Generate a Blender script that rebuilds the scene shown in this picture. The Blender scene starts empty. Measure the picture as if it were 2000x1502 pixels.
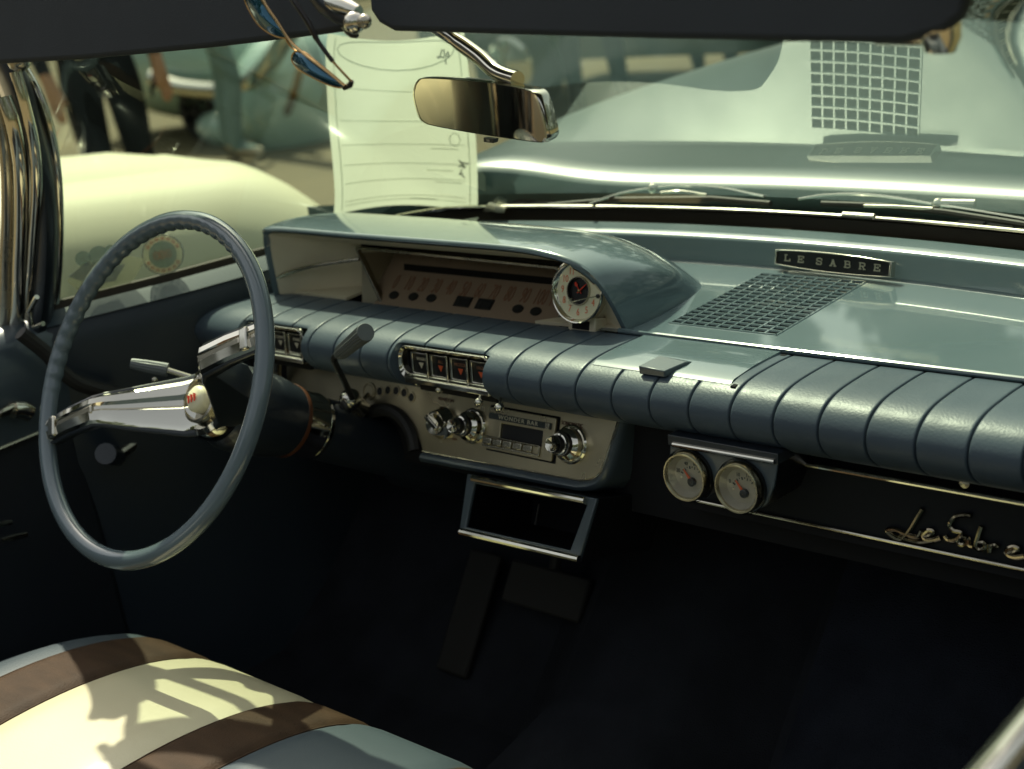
import bpy, bmesh, math, random
from mathutils import Vector, Matrix
random.seed(7)
R = math.radians
sc = bpy.context.scene
COL = sc.collection

# ------------------------------------------------------------------ camera
FPX = 2791.4
AX = Matrix(((0.742, -0.121, 0.660), (0.655, 0.339, -0.675), (-0.142, 0.933, 0.331)))
c0, c1 = Vector((AX[0][0], AX[1][0], AX[2][0])), Vector((AX[0][1], AX[1][1], AX[2][1]))
c0.normalize(); c1 = (c1 - c0 * c1.dot(c0)).normalized(); c2 = c0.cross(c1)
ROT = Matrix((c0, c1, c2)).transposed()
CAM = Vector((0, 0, 1.42))
cd = bpy.data.cameras.new("camera"); cam = bpy.data.objects.new("camera", cd); COL.objects.link(cam)
cam.matrix_world = Matrix.Translation(CAM) @ ROT.to_4x4()
cd.sensor_width = 36.0; cd.lens = FPX / 2000 * 36; cd.clip_start = 0.05; cd.clip_end = 500
cd.dof.use_dof = True; cd.dof.focus_distance = 1.53; cd.dof.aperture_fstop = 4.8
sc.camera = cam

# ------------------------------------------------------------------ sky and sun
SUN = Vector((-0.185, 0.13, 0.30)).normalized()
w = bpy.data.worlds.new("World"); sc.world = w; w.use_nodes = True
nt = w.node_tree; bg = nt.nodes["Background"]
sky = nt.nodes.new("ShaderNodeTexSky"); sky.sky_type = 'NISHITA'; sky.sun_disc = False
sky.sun_elevation = math.asin(SUN.z); sky.sun_rotation = math.atan2(SUN.x, SUN.y)
sky.dust_density = 3.0; sky.air_density = 1.0
hsv = nt.nodes.new("ShaderNodeHueSaturation"); hsv.inputs["Saturation"].default_value = 0.45
nt.links.new(sky.outputs[0], hsv.inputs["Color"])
tint = nt.nodes.new("ShaderNodeMix"); tint.data_type = 'RGBA'; tint.blend_type = 'MULTIPLY'
tint.inputs[0].default_value = 1.0; tint.inputs[7].default_value = (1.0, .98, 0.86, 1)
nt.links.new(hsv.outputs[0], tint.inputs[6]); nt.links.new(tint.outputs[2], bg.inputs["Color"])
bg.inputs["Strength"].default_value = 0.135
sl = bpy.data.lights.new("sun", 'SUN'); sl.energy = 4.0; sl.angle = R(0.6); sl.color = (1.0, 0.96, 0.74)
so = bpy.data.objects.new("sun", sl); COL.objects.link(so)
so.rotation_euler = (-SUN).to_track_quat('-Z', 'Y').to_euler()
sc.view_settings.view_transform = 'Standard'; sc.view_settings.look = 'None'
sc.view_settings.exposure = 0.7; sc.view_settings.gamma = 1.0
try:
    sc.cycles.use_denoising = True
    sc.cycles.max_bounces = 10; sc.cycles.transparent_max_bounces = 16
    sc.cycles.sample_clamp_indirect = 4.0
except Exception: pass

# ------------------------------------------------------------------ helpers
def ray(u, v):
    return ROT @ Vector(((u - 1000) / FPX, -(v - 751) / FPX, -1.0))
def onx(u, v, x): d = ray(u, v); return CAM + d * (x / d.x)
def ony(u, v, y): d = ray(u, v); return CAM + d * (y / d.y)
def onz(u, v, z): d = ray(u, v); return CAM + d * ((z - CAM.z) / d.z)
def onp(u, v, p, n): d = ray(u, v); return CAM + d * ((p - CAM).dot(n) / d.dot(n))
def V(*a): return Vector(a)

class Fr:                                  # a local frame
    def __init__(s, o, x, y):
        s.o = Vector(o); s.x = Vector(x).normalized(); y = Vector(y)
        s.y = (y - s.x * y.dot(s.x)).normalized(); s.z = s.x.cross(s.y)
    def __call__(s, a, b, c=0.0): return s.o + s.x * a + s.y * b + s.z * c
    def loc(s, p): q = Vector(p) - s.o; return (q.dot(s.x), q.dot(s.y), q.dot(s.z))
    def px(s, u, v): a = s.loc(onp(u, v, s.o, s.z)); return (a[0], a[1])
    def at(s, a, b, c=0.0): return Fr(s(a, b, c), s.x, s.y)
WORLD = Fr((0, 0, 0), (1, 0, 0), (0, 1, 0))

WLOC = {}
class MB:
    def __init__(s): s.v = []; s.f = []
    def add(s, vs, fs):
        k = len(s.v); s.v += [Vector(q) for q in vs]; s.f += [tuple(i + k for i in f) for f in fs]; return s
    def box(s, lo, hi, fr=WORLD):
        (a, b, c), (d, e, f) = lo, hi
        vs = [fr(x, y, z) for z in (c, f) for y in (b, e) for x in (a, d)]
        return s.add(vs, [(0, 2, 3, 1), (4, 5, 7, 6), (0, 1, 5, 4), (2, 6, 7, 3), (0, 4, 6, 2), (1, 3, 7, 5)])
    def grid(s, rows, close_u=False, close_v=False):
        n, m = len(rows), len(rows[0]); vs = [p for r in rows for p in r]; fs = []
        for i in range(n if close_u else n - 1):
            for j in range(m if close_v else m - 1):
                i2, j2 = (i + 1) % n, (j + 1) % m
                fs.append((i * m + j, i * m + j2, i2 * m + j2, i2 * m + j))
        return s.add(vs, fs)
    def tube(s, path, r, n=10, closed=False, caps=True, sx=1.0, ref=None):
        P = [Vector(p) for p in path]; L = len(P)
        rr = r if isinstance(r, (list, tuple)) else [r] * L
        T = []
        for i in range(L):
            a = P[i - 1] if (i > 0 or closed) else P[i]; b = P[(i + 1) % L] if (i < L - 1 or closed) else P[i]
            T.append((b - a).normalized())
        N = Vector(ref) if ref is not None else (V(0, 0, 1) if abs(T[0].z) < .9 else V(1, 0, 0))
        rows = []
        for i in range(L):
            if ref is not None: N = Vector(ref)
            N = (N - T[i] * N.dot(T[i])).normalized(); B = T[i].cross(N)
            rows.append([P[i] + (N * math.cos(k * 2 * math.pi / n) * sx + B * math.sin(k * 2 * math.pi / n)) * rr[i] for k in range(n)])
        k = len(s.v); s.grid(rows, close_u=closed, close_v=True)
        if caps and not closed:
            s.f.append(tuple(k + j for j in range(n))); s.f.append(tuple(k + (L - 1) * n + j for j in reversed(range(n))))
        return s
    def lathe(s, fr, prof, n=32, a0=0, a1=2 * math.pi):   # prof [(r,h)] around fr.z
        full = abs(a1 - a0 - 2 * math.pi) < 1e-6; m = n if full else n + 1
        rows = [[fr(r * math.cos(a0 + (a1 - a0) * k / n), r * math.sin(a0 + (a1 - a0) * k / n), h) for k in range(m)] for r, h in prof]
        return s.grid(rows, close_v=full)
    def plate(s, pts, off):                # planar outline given thickness
        P = [Vector(p) for p in pts]; n = len(P); off = Vector(off); k = len(s.v)
        s.v += P + [p + off for p in P]
        s.f.append(tuple(k + i for i in range(n))); s.f.append(tuple(k + n + i for i in reversed(range(n))))
        for i in range(n): j = (i + 1) % n; s.f.append((k + j, k + i, k + n + i, k + n + j))
        return s
    def ring(s, outer, inner, off):        # frame with a hole; equal counts
        A = [Vector(p) for p in outer]; B = [Vector(p) for p in inner]; off = Vector(off)
        return s.grid([A, B, [p + off for p in B], [p + off for p in A]], close_u=True, close_v=True)
    def sphere(s, c, r, n=14, fr=None, sc3=(1, 1, 1)):
        fr = Fr(c, (1, 0, 0), (0, 1, 0)) if fr is None else Fr(c, fr.x, fr.y)
        rows = []
        for i in range(n // 2 + 1):
            t = math.pi * i / (n // 2) ; q = max(math.sin(t), 1e-4)
            rows.append([fr(r * q * math.cos(2 * math.pi * k / n) * sc3[0], r * q * math.sin(2 * math.pi * k / n) * sc3[1], r * math.cos(t) * sc3[2]) for k in range(n)])
        return s.grid(rows, close_v=True)
    def text(s, body, fr, size, depth=0.0006, sx=1.0, align='CENTER', space=1.0, mirror=False, shear=0.0):
        cu = bpy.data.curves.new("lettering", 'FONT'); cu.body = body; cu.size = size; cu.align_x = align; cu.align_y = 'CENTER'
        cu.extrude = depth; cu.space_character = space; cu.resolution_u = 4; cu.shear = shear
        o = bpy.data.objects.new("lettering", cu); COL.objects.link(o)
        bpy.context.view_layer.update()
        me = bpy.data.meshes.new_from_object(o.evaluated_get(bpy.context.evaluated_depsgraph_get()))
        k = len(s.v); m = -1 if mirror else 1
        s.v += [fr(q.co.x * sx * m, q.co.y, q.co.z) for q in me.vertices]
        s.f += [tuple(k + i for i in p.vertices) for p in me.polygons]
        bpy.data.objects.remove(o); bpy.data.curves.remove(cu); bpy.data.meshes.remove(me)
        return s
    def build(s, name, mat, parent=None, smooth=35, bevel=0, seg=2, solid=0, sub=0, kind=None, recalc=True):
        me = bpy.data.meshes.new(name)
        c = sum(s.v, Vector()) / len(s.v)
        me.from_pydata([p - c for p in s.v], [], s.f)
        if recalc:
            bm = bmesh.new(); bm.from_mesh(me); bmesh.ops.recalc_face_normals(bm, faces=bm.faces); bm.to_mesh(me); bm.free()
        for m in (mat if isinstance(mat, (list, tuple)) else [mat]): me.materials.append(m)
        me.polygons.foreach_set("use_smooth", [True] * len(me.polygons))
        me.set_sharp_from_angle(angle=R(smooth)); me.update()
        o = bpy.data.objects.new(name, me); COL.objects.link(o)
        if solid: md = o.modifiers.new("thick", 'SOLIDIFY'); md.thickness = solid; md.offset = 0
        if bevel:
            md = o.modifiers.new("bevel", 'BEVEL'); md.width = bevel; md.segments = seg; md.limit_method = 'ANGLE'; md.angle_limit = R(40)
            md.harden_normals = False
        if sub: md = o.modifiers.new("sub", 'SUBSURF'); md.levels = sub; md.render_levels = sub
        WLOC[o] = c
        if parent is not None: o.parent = parent; o.location = c - WLOC[parent]
        else: o.location = c
        if kind: o["kind"] = kind
        return o

def thing(name, loc, label, cat, group=None):
    o = bpy.data.objects.new(name, None); COL.objects.link(o); o.location = loc; WLOC[o] = Vector(loc); o.empty_display_size = .1
    o["label"] = label; o["category"] = cat
    if group: o["group"] = group
    return o
def lab(o, label, cat, group=None):
    o["label"] = label; o["category"] = cat
    if group: o["group"] = group
    return o

def cat(pts, n):                           # Catmull-Rom through the points, n steps per span
    P = [Vector(p) for p in pts]; out = []
    for i in range(len(P) - 1):
        p0, p1, p2, p3 = P[max(i - 1, 0)], P[i], P[i + 1], P[min(i + 2, len(P) - 1)]
        for k in range(n):
            t = k / n
            out.append(.5 * ((2 * p1) + (p2 - p0) * t + (2 * p0 - 5 * p1 + 4 * p2 - p3) * t * t + (3 * p1 - p0 - 3 * p2 + p3) * t ** 3))
    out.append(P[-1]); return out
def catc(pts, n):                          # closed
    P = [Vector(p) for p in pts]; L = len(P); out = []
    for i in range(L):
        p0, p1, p2, p3 = P[i - 1], P[i], P[(i + 1) % L], P[(i + 2) % L]
        for k in range(n):
            t = k / n
            out.append(.5 * ((2 * p1) + (p2 - p0) * t + (2 * p0 - 5 * p1 + 4 * p2 - p3) * t * t + (3 * p1 - p0 - 3 * p2 + p3) * t ** 3))
    return out
def rrect(x0, y0, x1, y1, r, n=5):
    o = []
    for cx, cy, a in ((x1 - r, y1 - r, 0), (x0 + r, y1 - r, 90), (x0 + r, y0 + r, 180), (x1 - r, y0 + r, 270)):
        for k in range(n + 1): t = R(a + 90 * k / n); o.append((cx + r * math.cos(t), cy + r * math.sin(t)))
    return o
def lerp(a, b, t): return a + (b - a) * t
def interp(x, xs, ys):
    if x <= xs[0]: return ys[0]
    for i in range(len(xs) - 1):
        if x <= xs[i + 1]: return lerp(ys[i], ys[i + 1], (x - xs[i]) / (xs[i + 1] - xs[i]))
    return ys[-1]

# ------------------------------------------------------------------ materials
def mat(name, base, rough=.5, metal=0.0, coat=0.0, bump=None, var=None, spec=.5, rvar=None, sheen=0, trans=0, coatr=.03, flake=0):
    m = bpy.data.materials.new(name); m.use_nodes = True; n = m.node_tree; b = n.nodes["Principled BSDF"]
    b.inputs["Base Color"].default_value = (*base, 1); b.inputs["Roughness"].default_value = rough; b.inputs["Metallic"].default_value = metal
    b.inputs["Coat Weight"].default_value = coat; b.inputs["Coat Roughness"].default_value = coatr
    b.inputs["Specular IOR Level"].default_value = spec; b.inputs["Sheen Weight"].default_value = sheen
    b.inputs["Transmission Weight"].default_value = trans
    tc = n.nodes.new("ShaderNodeTexCoord")
    def noise(scale, detail=3, stretch=None):
        t = n.nodes.new("ShaderNodeTexNoise"); t.inputs["Scale"].default_value = scale; t.inputs["Detail"].default_value = detail
        if stretch:
            mp = n.nodes.new("ShaderNodeMapping"); mp.inputs["Scale"].default_value = stretch
            n.links.new(tc.outputs["Object"], mp.inputs["Vector"]); n.links.new(mp.outputs[0], t.inputs["Vector"])
        else: n.links.new(tc.outputs["Object"], t.inputs["Vector"])
        return t
    if var:                                # var = (scale, amount[, second colour])
        t = noise(var[0], 4, var[3] if len(var) > 3 else None); mx = n.nodes.new("ShaderNodeMix"); mx.data_type = 'RGBA'
        c2 = var[2] if len(var) > 2 and var[2] else tuple(x * (1 - var[1]) for x in base)
        mx.inputs[6].default_value = (*base, 1); mx.inputs[7].default_value = (*c2, 1)
        rp = n.nodes.new("ShaderNodeMapRange"); rp.inputs[1].default_value = .35; rp.inputs[2].default_value = .65
        n.links.new(t.outputs["Fac"], rp.inputs[0]); n.links.new(rp.outputs[0], mx.inputs[0]); n.links.new(mx.outputs[2], b.inputs["Base Color"])
    if rvar:
        t = noise(rvar[0], 5); rp = n.nodes.new("ShaderNodeMapRange"); rp.inputs[3].default_value = max(rough - rvar[1], .02); rp.inputs[4].default_value = rough + rvar[1]
        rp.inputs[1].default_value = .3; rp.inputs[2].default_value = .7
        n.links.new(t.outputs["Fac"], rp.inputs[0]); n.links.new(rp.outputs[0], b.inputs["Roughness"])
    if bump:                               # (scale, strength, distance)
        t = noise(bump[0], 2, bump[3] if len(bump) > 3 else None); bp = n.nodes.new("ShaderNodeBump"); bp.inputs["Strength"].default_value = bump[1]; bp.inputs["Distance"].default_value = bump[2]
        n.links.new(t.outputs["Fac"], bp.inputs["Height"]); n.links.new(bp.outputs[0], b.inputs["Normal"])
    return m

M = {}
M['paint'] = mat("blue_enamel", (.106, .148, .170), .17, 0, .85, rvar=(7, .035), bump=(9, .12, .001))
M['cowlpaint'] = mat("blue_cowl_enamel", (.115, .185, .178), .28, 0, .5)
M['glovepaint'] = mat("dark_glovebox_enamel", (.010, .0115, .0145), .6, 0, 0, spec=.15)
M['hoodpaint'] = mat("blue_body_enamel", (.058, .088, .088), .30, 0, 0)
M['pad'] = mat("blue_padded_vinyl", (.074, .098, .126), .38, 0, 0, bump=(380, .30, .0008), var=(5, .16), rvar=(30, .06), spec=.2)
M['navy'] = mat("navy_vinyl", (.015, .019, .025), .5, 0, 0, bump=(600, .25, .0005), var=(4, .25))
M['navypaint'] = mat("navy_enamel", (.017, .022, .029), .32, 0, .35)
M['bluegrey'] = mat("blue_grey_enamel", (.06, .08, .095), .3, 0, .4)
M['rim'] = mat("blue_wheel_plastic", (.112, .146, .164), .22, 0, .7, rvar=(14, .07), coatr=.08)
M['visor'] = mat("dark_visor_vinyl", (.022, .028, .035), .75, 0, 0, bump=(500, .3, .0005), var=(6, .2))
M['darkchrome'] = mat("shaded_chrome", (.30, .26, .19), .12, 1.0)  # chrome with its dark reflections put into the base colour
M['chrome'] = mat("chrome", (.72, .68, .58), .08, 1.0, rvar=(18, .05))
M['chromew'] = mat("worn_chrome", (.60, .55, .44), .22, 1.0, rvar=(25, .12), var=(12, .35))
M['steel'] = mat("brushed_steel", (.64, .56, .39), .33, 1.0, bump=(60, .12, .0005, (1, 30, 30)), rvar=(10, .10), var=(7, .22))
M['tan'] = mat("tan_painted_shroud", (.72, .63, .46), .45, 0, 0, var=(7, .12))
M['tandark'] = mat("bronze_instrument_face", (.30, .21, .14), .4, 0, 0)
M['black'] = mat("black_plastic", (.008, .008, .009), .35)
M['matblack'] = mat("matte_black", (.016, .016, .018), .9, spec=.1)
M['sidepanel'] = mat("shaded_satin_enamel", (.020, .029, .040), .45, 0, 0, rvar=(9, .08))  # same satin enamel as the ledge, shade put into the colour
M['sideledge'] = mat("lit_satin_enamel", (.045, .066, .086), .5, 0, 0)  # same enamel, lighter tone painted in for the bright ledge edge
M['rubber'] = mat("black_rubber", (.012, .011, .010), .6)
M['brownrub'] = mat("brown_glazing_rubber", (.035, .022, .012), .45)
M['grey'] = mat("grey_knob_plastic", (.12, .13, .13), .42, rvar=(40, .08))
M['carpet'] = mat("dark_carpet", (.022, .024, .030), .95, bump=(700, .9, .003), var=(12, .3), spec=.1)
M['bluecarpet'] = mat("blue_carpet", (.022, .025, .036), .95, bump=(500, .9, .004), var=(14, .35), spec=.1)
M['cream'] = mat("cream_vinyl", (.50, .46, .31), .42, bump=(420, .22, .0006), var=(5, .08))
M['brownvinyl'] = mat("brown_leather", (.050, .027, .014), .65, spec=.15, bump=(520, .6, .0009), var=(14, .35, None, (1, 3, 3)))
M['seatblue'] = mat("blue_seat_vinyl", (.052, .072, .088), .45, bump=(420, .25, .0006), var=(6, .12))
M['ivory'] = mat("ivory_dial", (.95, .88, .62), .4, var=(20, .1))
M['gaugeface'] = mat("champagne_gauge_face", (.36, .33, .26), .5)
M['gaugerim'] = mat("champagne_gauge_rim", (.50, .45, .32), .28, 1.0, rvar=(20, .06))
M['orange'] = mat("orange_paint", (.60, .10, .03), .4)
M['red'] = mat("red_needle", (.75, .05, .02), .35)
M['numeral'] = mat("orange_numeral_paint", (.85, .24, .10), .5)
M['faded'] = mat("faded_orange_paint", (.27, .13, .07), .5)
M['white'] = mat("white_paint", (.6, .55, .42), .4)
M['darkred'] = mat("dark_red_lettering", (.10, .025, .015), .5)
M['darkink'] = mat("dark_lettering", (.03, .04, .04), .5)
M['amber'] = mat("amber_ring", (.085, .028, .010), .35, 0, .4)
M['bottle'] = mat("blue_lens", (.01, .10, .16), .05, .7, 1.0)
M['gold'] = mat("gold_wire", (.55, .36, .17), .2, 1.0)
M['tort'] = mat("dark_temple_tip", (.012, .009, .008), .3)
M['mirror'] = mat("brown_tinted_mirror", (.62, .50, .40), .02, 1.0)  # brown tint stands for a brownish reflection in the glass
M['ground'] = mat("dusty_asphalt", (.125, .098, .045), .9, bump=(40, .4, .01), var=(1.3, .25))
M['creampaint'] = mat("cream_enamel", (.52, .50, .34), .7, 0, 0)
M['bluecar'] = mat("pale_blue_enamel", (.42, .58, .52), .25, 0, .9)
M['greencar'] = mat("dark_green_enamel", (.025, .045, .028), .25, 0, .5)
M['tyre'] = mat("tyre_rubber", (.012, .012, .012), .8)
M['under'] = mat("dark_underbody", (.007, .006, .005), .8)
M['trouser'] = mat("dark_trouser_cloth", (.012, .015, .018), .9, var=(8, .3), spec=.15)
M['jean'] = mat("pale_blue_cloth", (.20, .29, .27), .9, spec=.15)
M['shirt'] = mat("dark_shirt_cloth", (.02, .022, .024), .9, spec=.15)
M['shirt2'] = mat("olive_shirt_cloth", (.10, .12, .07), .9, spec=.15)
M['skin'] = mat("skin", (.42, .22, .12), .5)
M['hair'] = mat("dark_hair", (.02, .014, .01), .6)
M['shoe'] = mat("cream_shoe", (.55, .47, .33), .6)
M['bark'] = mat("bark", (.08, .06, .04), .9)
M['leaf'] = mat("leaf_green", (.06, .09, .03), .6, var=(2, .4))

def glassmat(name, tintc, ior=1.5, boost=1.0):
    m = bpy.data.materials.new(name); m.use_nodes = True; n = m.node_tree
    for x in list(n.nodes):
        if x.type == 'BSDF_PRINCIPLED': n.nodes.remove(x)
    out = n.nodes["Material Output"]
    tr = n.nodes.new("ShaderNodeBsdfTransparent"); tr.inputs[0].default_value = (*tintc, 1)
    gl = n.nodes.new("ShaderNodeBsdfGlossy"); gl.inputs["Roughness"].default_value = 0.0; gl.inputs["Color"].default_value = (.95, 1, .95, 1)
    ge = n.nodes.new("ShaderNodeNewGeometry"); dp = n.nodes.new("ShaderNodeVectorMath"); dp.operation = 'DOT_PRODUCT'
    n.links.new(ge.outputs["Normal"], dp.inputs[0]); n.links.new(ge.outputs["Incoming"], dp.inputs[1])
    def mth(op, x, y=None):
        q = n.nodes.new("ShaderNodeMath"); q.operation = op
        n.links.new(x, q.inputs[0])
        if y is not None: q.inputs[1].default_value = y
        return q.outputs[0]
    f = mth('ABSOLUTE', dp.outputs["Value"]); f = mth('MULTIPLY', f, -1.0); f = mth('ADD', f, 1.0); f = mth('POWER', f, 5.0)
    r0 = ((ior - 1) / (ior + 1)) ** 2
    f = mth('MULTIPLY', f, 1 - r0); f = mth('ADD', f, r0)
    mu = n.nodes.new("ShaderNodeMath"); mu.operation = 'MULTIPLY'; mu.inputs[1].default_value = boost; mu.use_clamp = True
    mx = n.nodes.new("ShaderNodeMixShader")
    n.links.new(f, mu.inputs[0]); n.links.new(mu.outputs[0], mx.inputs[0])
    n.links.new(tr.outputs[0], mx.inputs[1]); n.links.new(gl.outputs[0], mx.inputs[2]); n.links.new(mx.outputs[0], out.inputs[0])
    return m
M['glass'] = glassmat("windshield_glass", (.72, .82, .71), 1.5, 1.75)
M['clear'] = glassmat("gauge_glass", (.97, .97, .95), 1.45, 1.0)
def decal(name, c, a):
    m = bpy.data.materials.new(name); m.use_nodes = True; b = m.node_tree.nodes["Principled BSDF"]
    b.inputs["Base Color"].default_value = (*c, 1); b.inputs["Alpha"].default_value = a; b.inputs["Roughness"].default_value = .6
    return m
def papermat():
    m = bpy.data.materials.new("white_paper"); m.use_nodes = True; n = m.node_tree; b = n.nodes["Principled BSDF"]; out = n.nodes["Material Output"]
    b.inputs["Base Color"].default_value = (.72, .74, .62, 1); b.inputs["Roughness"].default_value = .7
    tl = n.nodes.new("ShaderNodeBsdfTranslucent"); tl.inputs[0].default_value = (.76, .78, .64, 1)
    mx = n.nodes.new("ShaderNodeMixShader"); mx.inputs[0].default_value = .55
    n.links.new(b.outputs[0], mx.inputs[1]); n.links.new(tl.outputs[0], mx.inputs[2]); n.links.new(mx.outputs[0], out.inputs[0])
    return m
M['paper'] = papermat()
M['ink'] = mat("faint_grey_ink", (.56, .58, .46), .8)
M['ink2'] = mat("dark_ink", (.22, .23, .19), .8)

# ------------------------------------------------------------------ ground
XC = -1.03
MB().grid([[V(x, y, 0) for x in (-300, -20, -4, 4, 300)] for y in (-300, -10, 4, 14, 300)]).build("ground", M['ground'], kind="structure")

# ------------------------------------------------------------------ the car
car = thing("vintage_car", (XC, 1.0, 0), "old blue car with its padded dashboard and wheel seen from the passenger window", "car")
def part(name, loc):
    o = bpy.data.objects.new(name, None); COL.objects.link(o); o.parent = car; WLOC[o] = Vector(loc); o.location = Vector(loc) - WLOC[car]
    o.empty_display_size = .05; return o

def hermite(p0, p1, m0, m1, n):
    o = []
    for i in range(1, n + 1):
        t = i / n
        o.append((2 * t ** 3 - 3 * t * t + 1) * p0 + (t ** 3 - 2 * t * t + t) * m0 + (-2 * t ** 3 + 3 * t * t) * p1 + (t ** 3 - t * t) * m1)
    return o
def curve_half(d0, y0, k, d1, y1, d2, y2, m0, m1):
    h = [V(d0 * i / 14, y0 - k * (d0 * i / 14) ** 2, 0) for i in range(15)]
    h += hermite(h[-1], V(d1, y1, 0), V(1, -2 * k * d0, 0) * m0, V(.30, -1, 0).normalized() * m1, 14)
    h += [V(lerp(d1, d2, i / 5), lerp(y1, y2, i / 5), 0) for i in range(1, 6)]
    return h
BH = curve_half(.50, 1.572, .22, .705, 1.11, .775, .93, .30, .42)
TH = curve_half(.46, 1.085, .16, .625, .965, .645, .93, .20, .12)
def glass_base(x):
    return interp(abs(x - XC), [p.x for p in BH], [p.y for p in BH])
def both(h, z0, dz):
    r_ = [V(XC + p.x, p.y, z0 - dz * (p.x / .64) ** 2) for p in h]
    return [V(2 * XC - p.x, p.y, p.z) for p in reversed(r_)][:-1] + r_
base3 = both(BH, .957, 0); top3 = both(TH, 1.337, .013)
DX = [0, .2, .4, .5, .56, .60, .63, .65, .68, .71, .745, .775]
GYB = [glass_base(XC + d) for d in DX]
rows = []
for i in range(13):
    t = i / 12; r_ = []
    for a, b in zip(base3, top3):
        p = a.lerp(b, t); bul = math.sin(math.pi * t) * .006
        nrm = V((p.x - XC) * .5, .55, .75).normalized()
        r_.append(p + nrm * bul)
    rows.append(r_)
WS = rows
windshield = MB().grid(rows).build("windshield", M['glass'], car, smooth=80)
# base moulding: brown rubber and a chrome strip
mb = MB()
prof = [(-.020, -.016), (-.016, .000), (-.008, .004), (0, .004), (.004, -.016)]
rws = []
for i, p in enumerate(base3):
    a = base3[max(i - 1, 0)]; b = base3[min(i + 1, len(base3) - 1)]; t = (b - a).normalized(); o = V(-t.y, t.x, 0)
    if o.y < 0 and abs(p.x - XC) < .5: o = -o
    o = -(V(p.x - XC, (p.y - .9) * 1.0, 0)).normalized() if abs(p.x - XC) > .5 else -o
    rws.append([p - o * d + V(0, 0, h) - o * 0 for d, h in [(-x, y) for x, y in prof]])
windshield_seal = MB().grid(rws).build("glass_seal", M['brownrub'], windshield, smooth=60)
MB().tube([p + V(0, 0, .004) + (V(XC, .9, 0) - V(p.x, p.y, 0)).normalized() * .004 for p in base3 if p.x > -1.62], .0035, 8).build("chrome_moulding", M['chrome'], windshield)
k = len(base3)
mid = [p for p in base3 if -.905 < p.x < -.86]
MB().tube([V(x, glass_base(x) - .004, .9625) for x in (-.905, -.882, -.86)], .0052, 8).build("moulding_clip", M['chrome'], windshield)
# header rail over the glass and pillars
MB().tube([p + V(0, -.008, .006) for p in top3], .016, 10).build("header_trim", M['chromew'], windshield)
hd = []
for p in top3[4:-4]:
    hd.append([p + V(0, -.010, -.004), p + V(0, -.055, -.008), p + V(0, -.075, .02), p + V(0, -.05, .05), p + V(0, .0, .045), p + V(0, .012, .01)])
MB().grid(hd, close_v=True).build("header_rail", M['visor'], car, smooth=50)

def pillar(side):
    s = -1 if side < 0 else 1
    def m(p): return p if s < 0 else V(2 * (XC + .05) - p.x, p.y, p.z)
    pl = part("windshield_pillar", m(V(-1.74, .94, 1.1)))
    cpx = [(14, 122), (42, 180), (66, 260), (82, 340), (88, 430), (86, 520), (78, 600), (62, 650)]
    c = cat([m(ony(u, v, .935)) for u, v in cpx], 5)
    vd = m(V(-.885, .466, 0)) - m(V(0, 0, 0)); c = [p + vd * .055 for p in c]
    MB().tube(c, [.019 + .004 * min(1, i / 12) for i in range(len(c))], 18, sx=3.4, ref=vd).build("pillar_cover", M['navypaint'], pl, smooth=60)  # depth added behind, out of sight, to shade the seat's left strip
    c2 = cat([m(ony(u, v, .905)) for u, v in [(8, 190), (25, 240), (40, 320), (42, 420), (38, 520), (36, 600), (30, 655)]], 5)
    MB().tube(c2, .010, 10).build("vent_window_frame", M['chrome'], pl, smooth=60)
    c3 = cat([m(ony(u, v, .90)) for u, v in [(-20, 170), (2, 240), (14, 320), (16, 420), (12, 520), (10, 650)]], 5)
    MB().tube(c3, .009, 10).build("vent_window_bar", M['chromew'], pl, smooth=60)
    c4 = cat([m(ony(u, v, .915)) for u, v in [(30, 140), (48, 200), (66, 280), (72, 360), (66, 460), (60, 540), (52, 600)]], 5)
    MB().tube(c4, .0075, 10).build("pillar_seal", M['chrome'], pl, smooth=60)
    c5 = cat([m(ony(u, v, .955)) for u, v in [(45, 128), (78, 190), (100, 260), (112, 340), (116, 430), (114, 520), (108, 590)]], 5)
    MB().tube(c5, .006, 10).build("inner_trim", M['chrome'], pl, smooth=60)
    MB().tube([m(ony(u, v, .90)) for u, v in ((72, 580), (56, 608), (66, 638), (84, 632))], .0035, 8).build("vent_latch", M['chrome'], pl)
    MB().sphere(m(ony(38, 120, .92)), .014, 12, sc3=(1.2, 1, .9)).build("top_latch", M['chromew'], pl)
    return pl
pillar(-1); pillar(1)

# ---- dash top, step and cowl shelf
GX0, GX1, GY0, GY1 = -.980, -.834, 1.281, 1.484
def stepY(x): return glass_base(x) - .066 if abs(x - XC) < .45 else min(glass_base(x) - .066, 1.45)
ZT = .905
dash_top = part("dash_top", (-.9, 1.4, .905))
mb = MB(); xs = sorted(set([-1.66 + .02 * i for i in range(70)] + [GX0, GX1])); xs = [x for x in xs if x <= -.33]
xs[-1] = -.33
for x0, x1 in zip(xs[:-1], xs[1:]):
    for x in ():
        pass
    def col(x):
        ys = [1.234, GY0, GY1 if GY1 < stepY(x) - .006 else stepY(x) - .006, stepY(x)]
        return ys
    a, b = col(x0), col(x1)
    for j in range(3):
        if j < 2 and x1 <= -1.058:
            if j == 1: mb.add([V(x0, 1.405, ZT), V(x1, 1.405, ZT), V(x1, b[2], ZT), V(x0, a[2], ZT)], [(0, 1, 2, 3)])
            continue
        if j == 1 and x0 >= GX0 - 1e-6 and x1 <= GX1 + 1e-6: continue
        mb.add([V(x0, a[j], ZT), V(x1, b[j], ZT), V(x1, b[j + 1], ZT), V(x0, a[j + 1], ZT)], [(0, 1, 2, 3)])
bm_top = mb.build("dash_top_panel", M['paint'], dash_top, smooth=30)
rows = []
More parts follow.
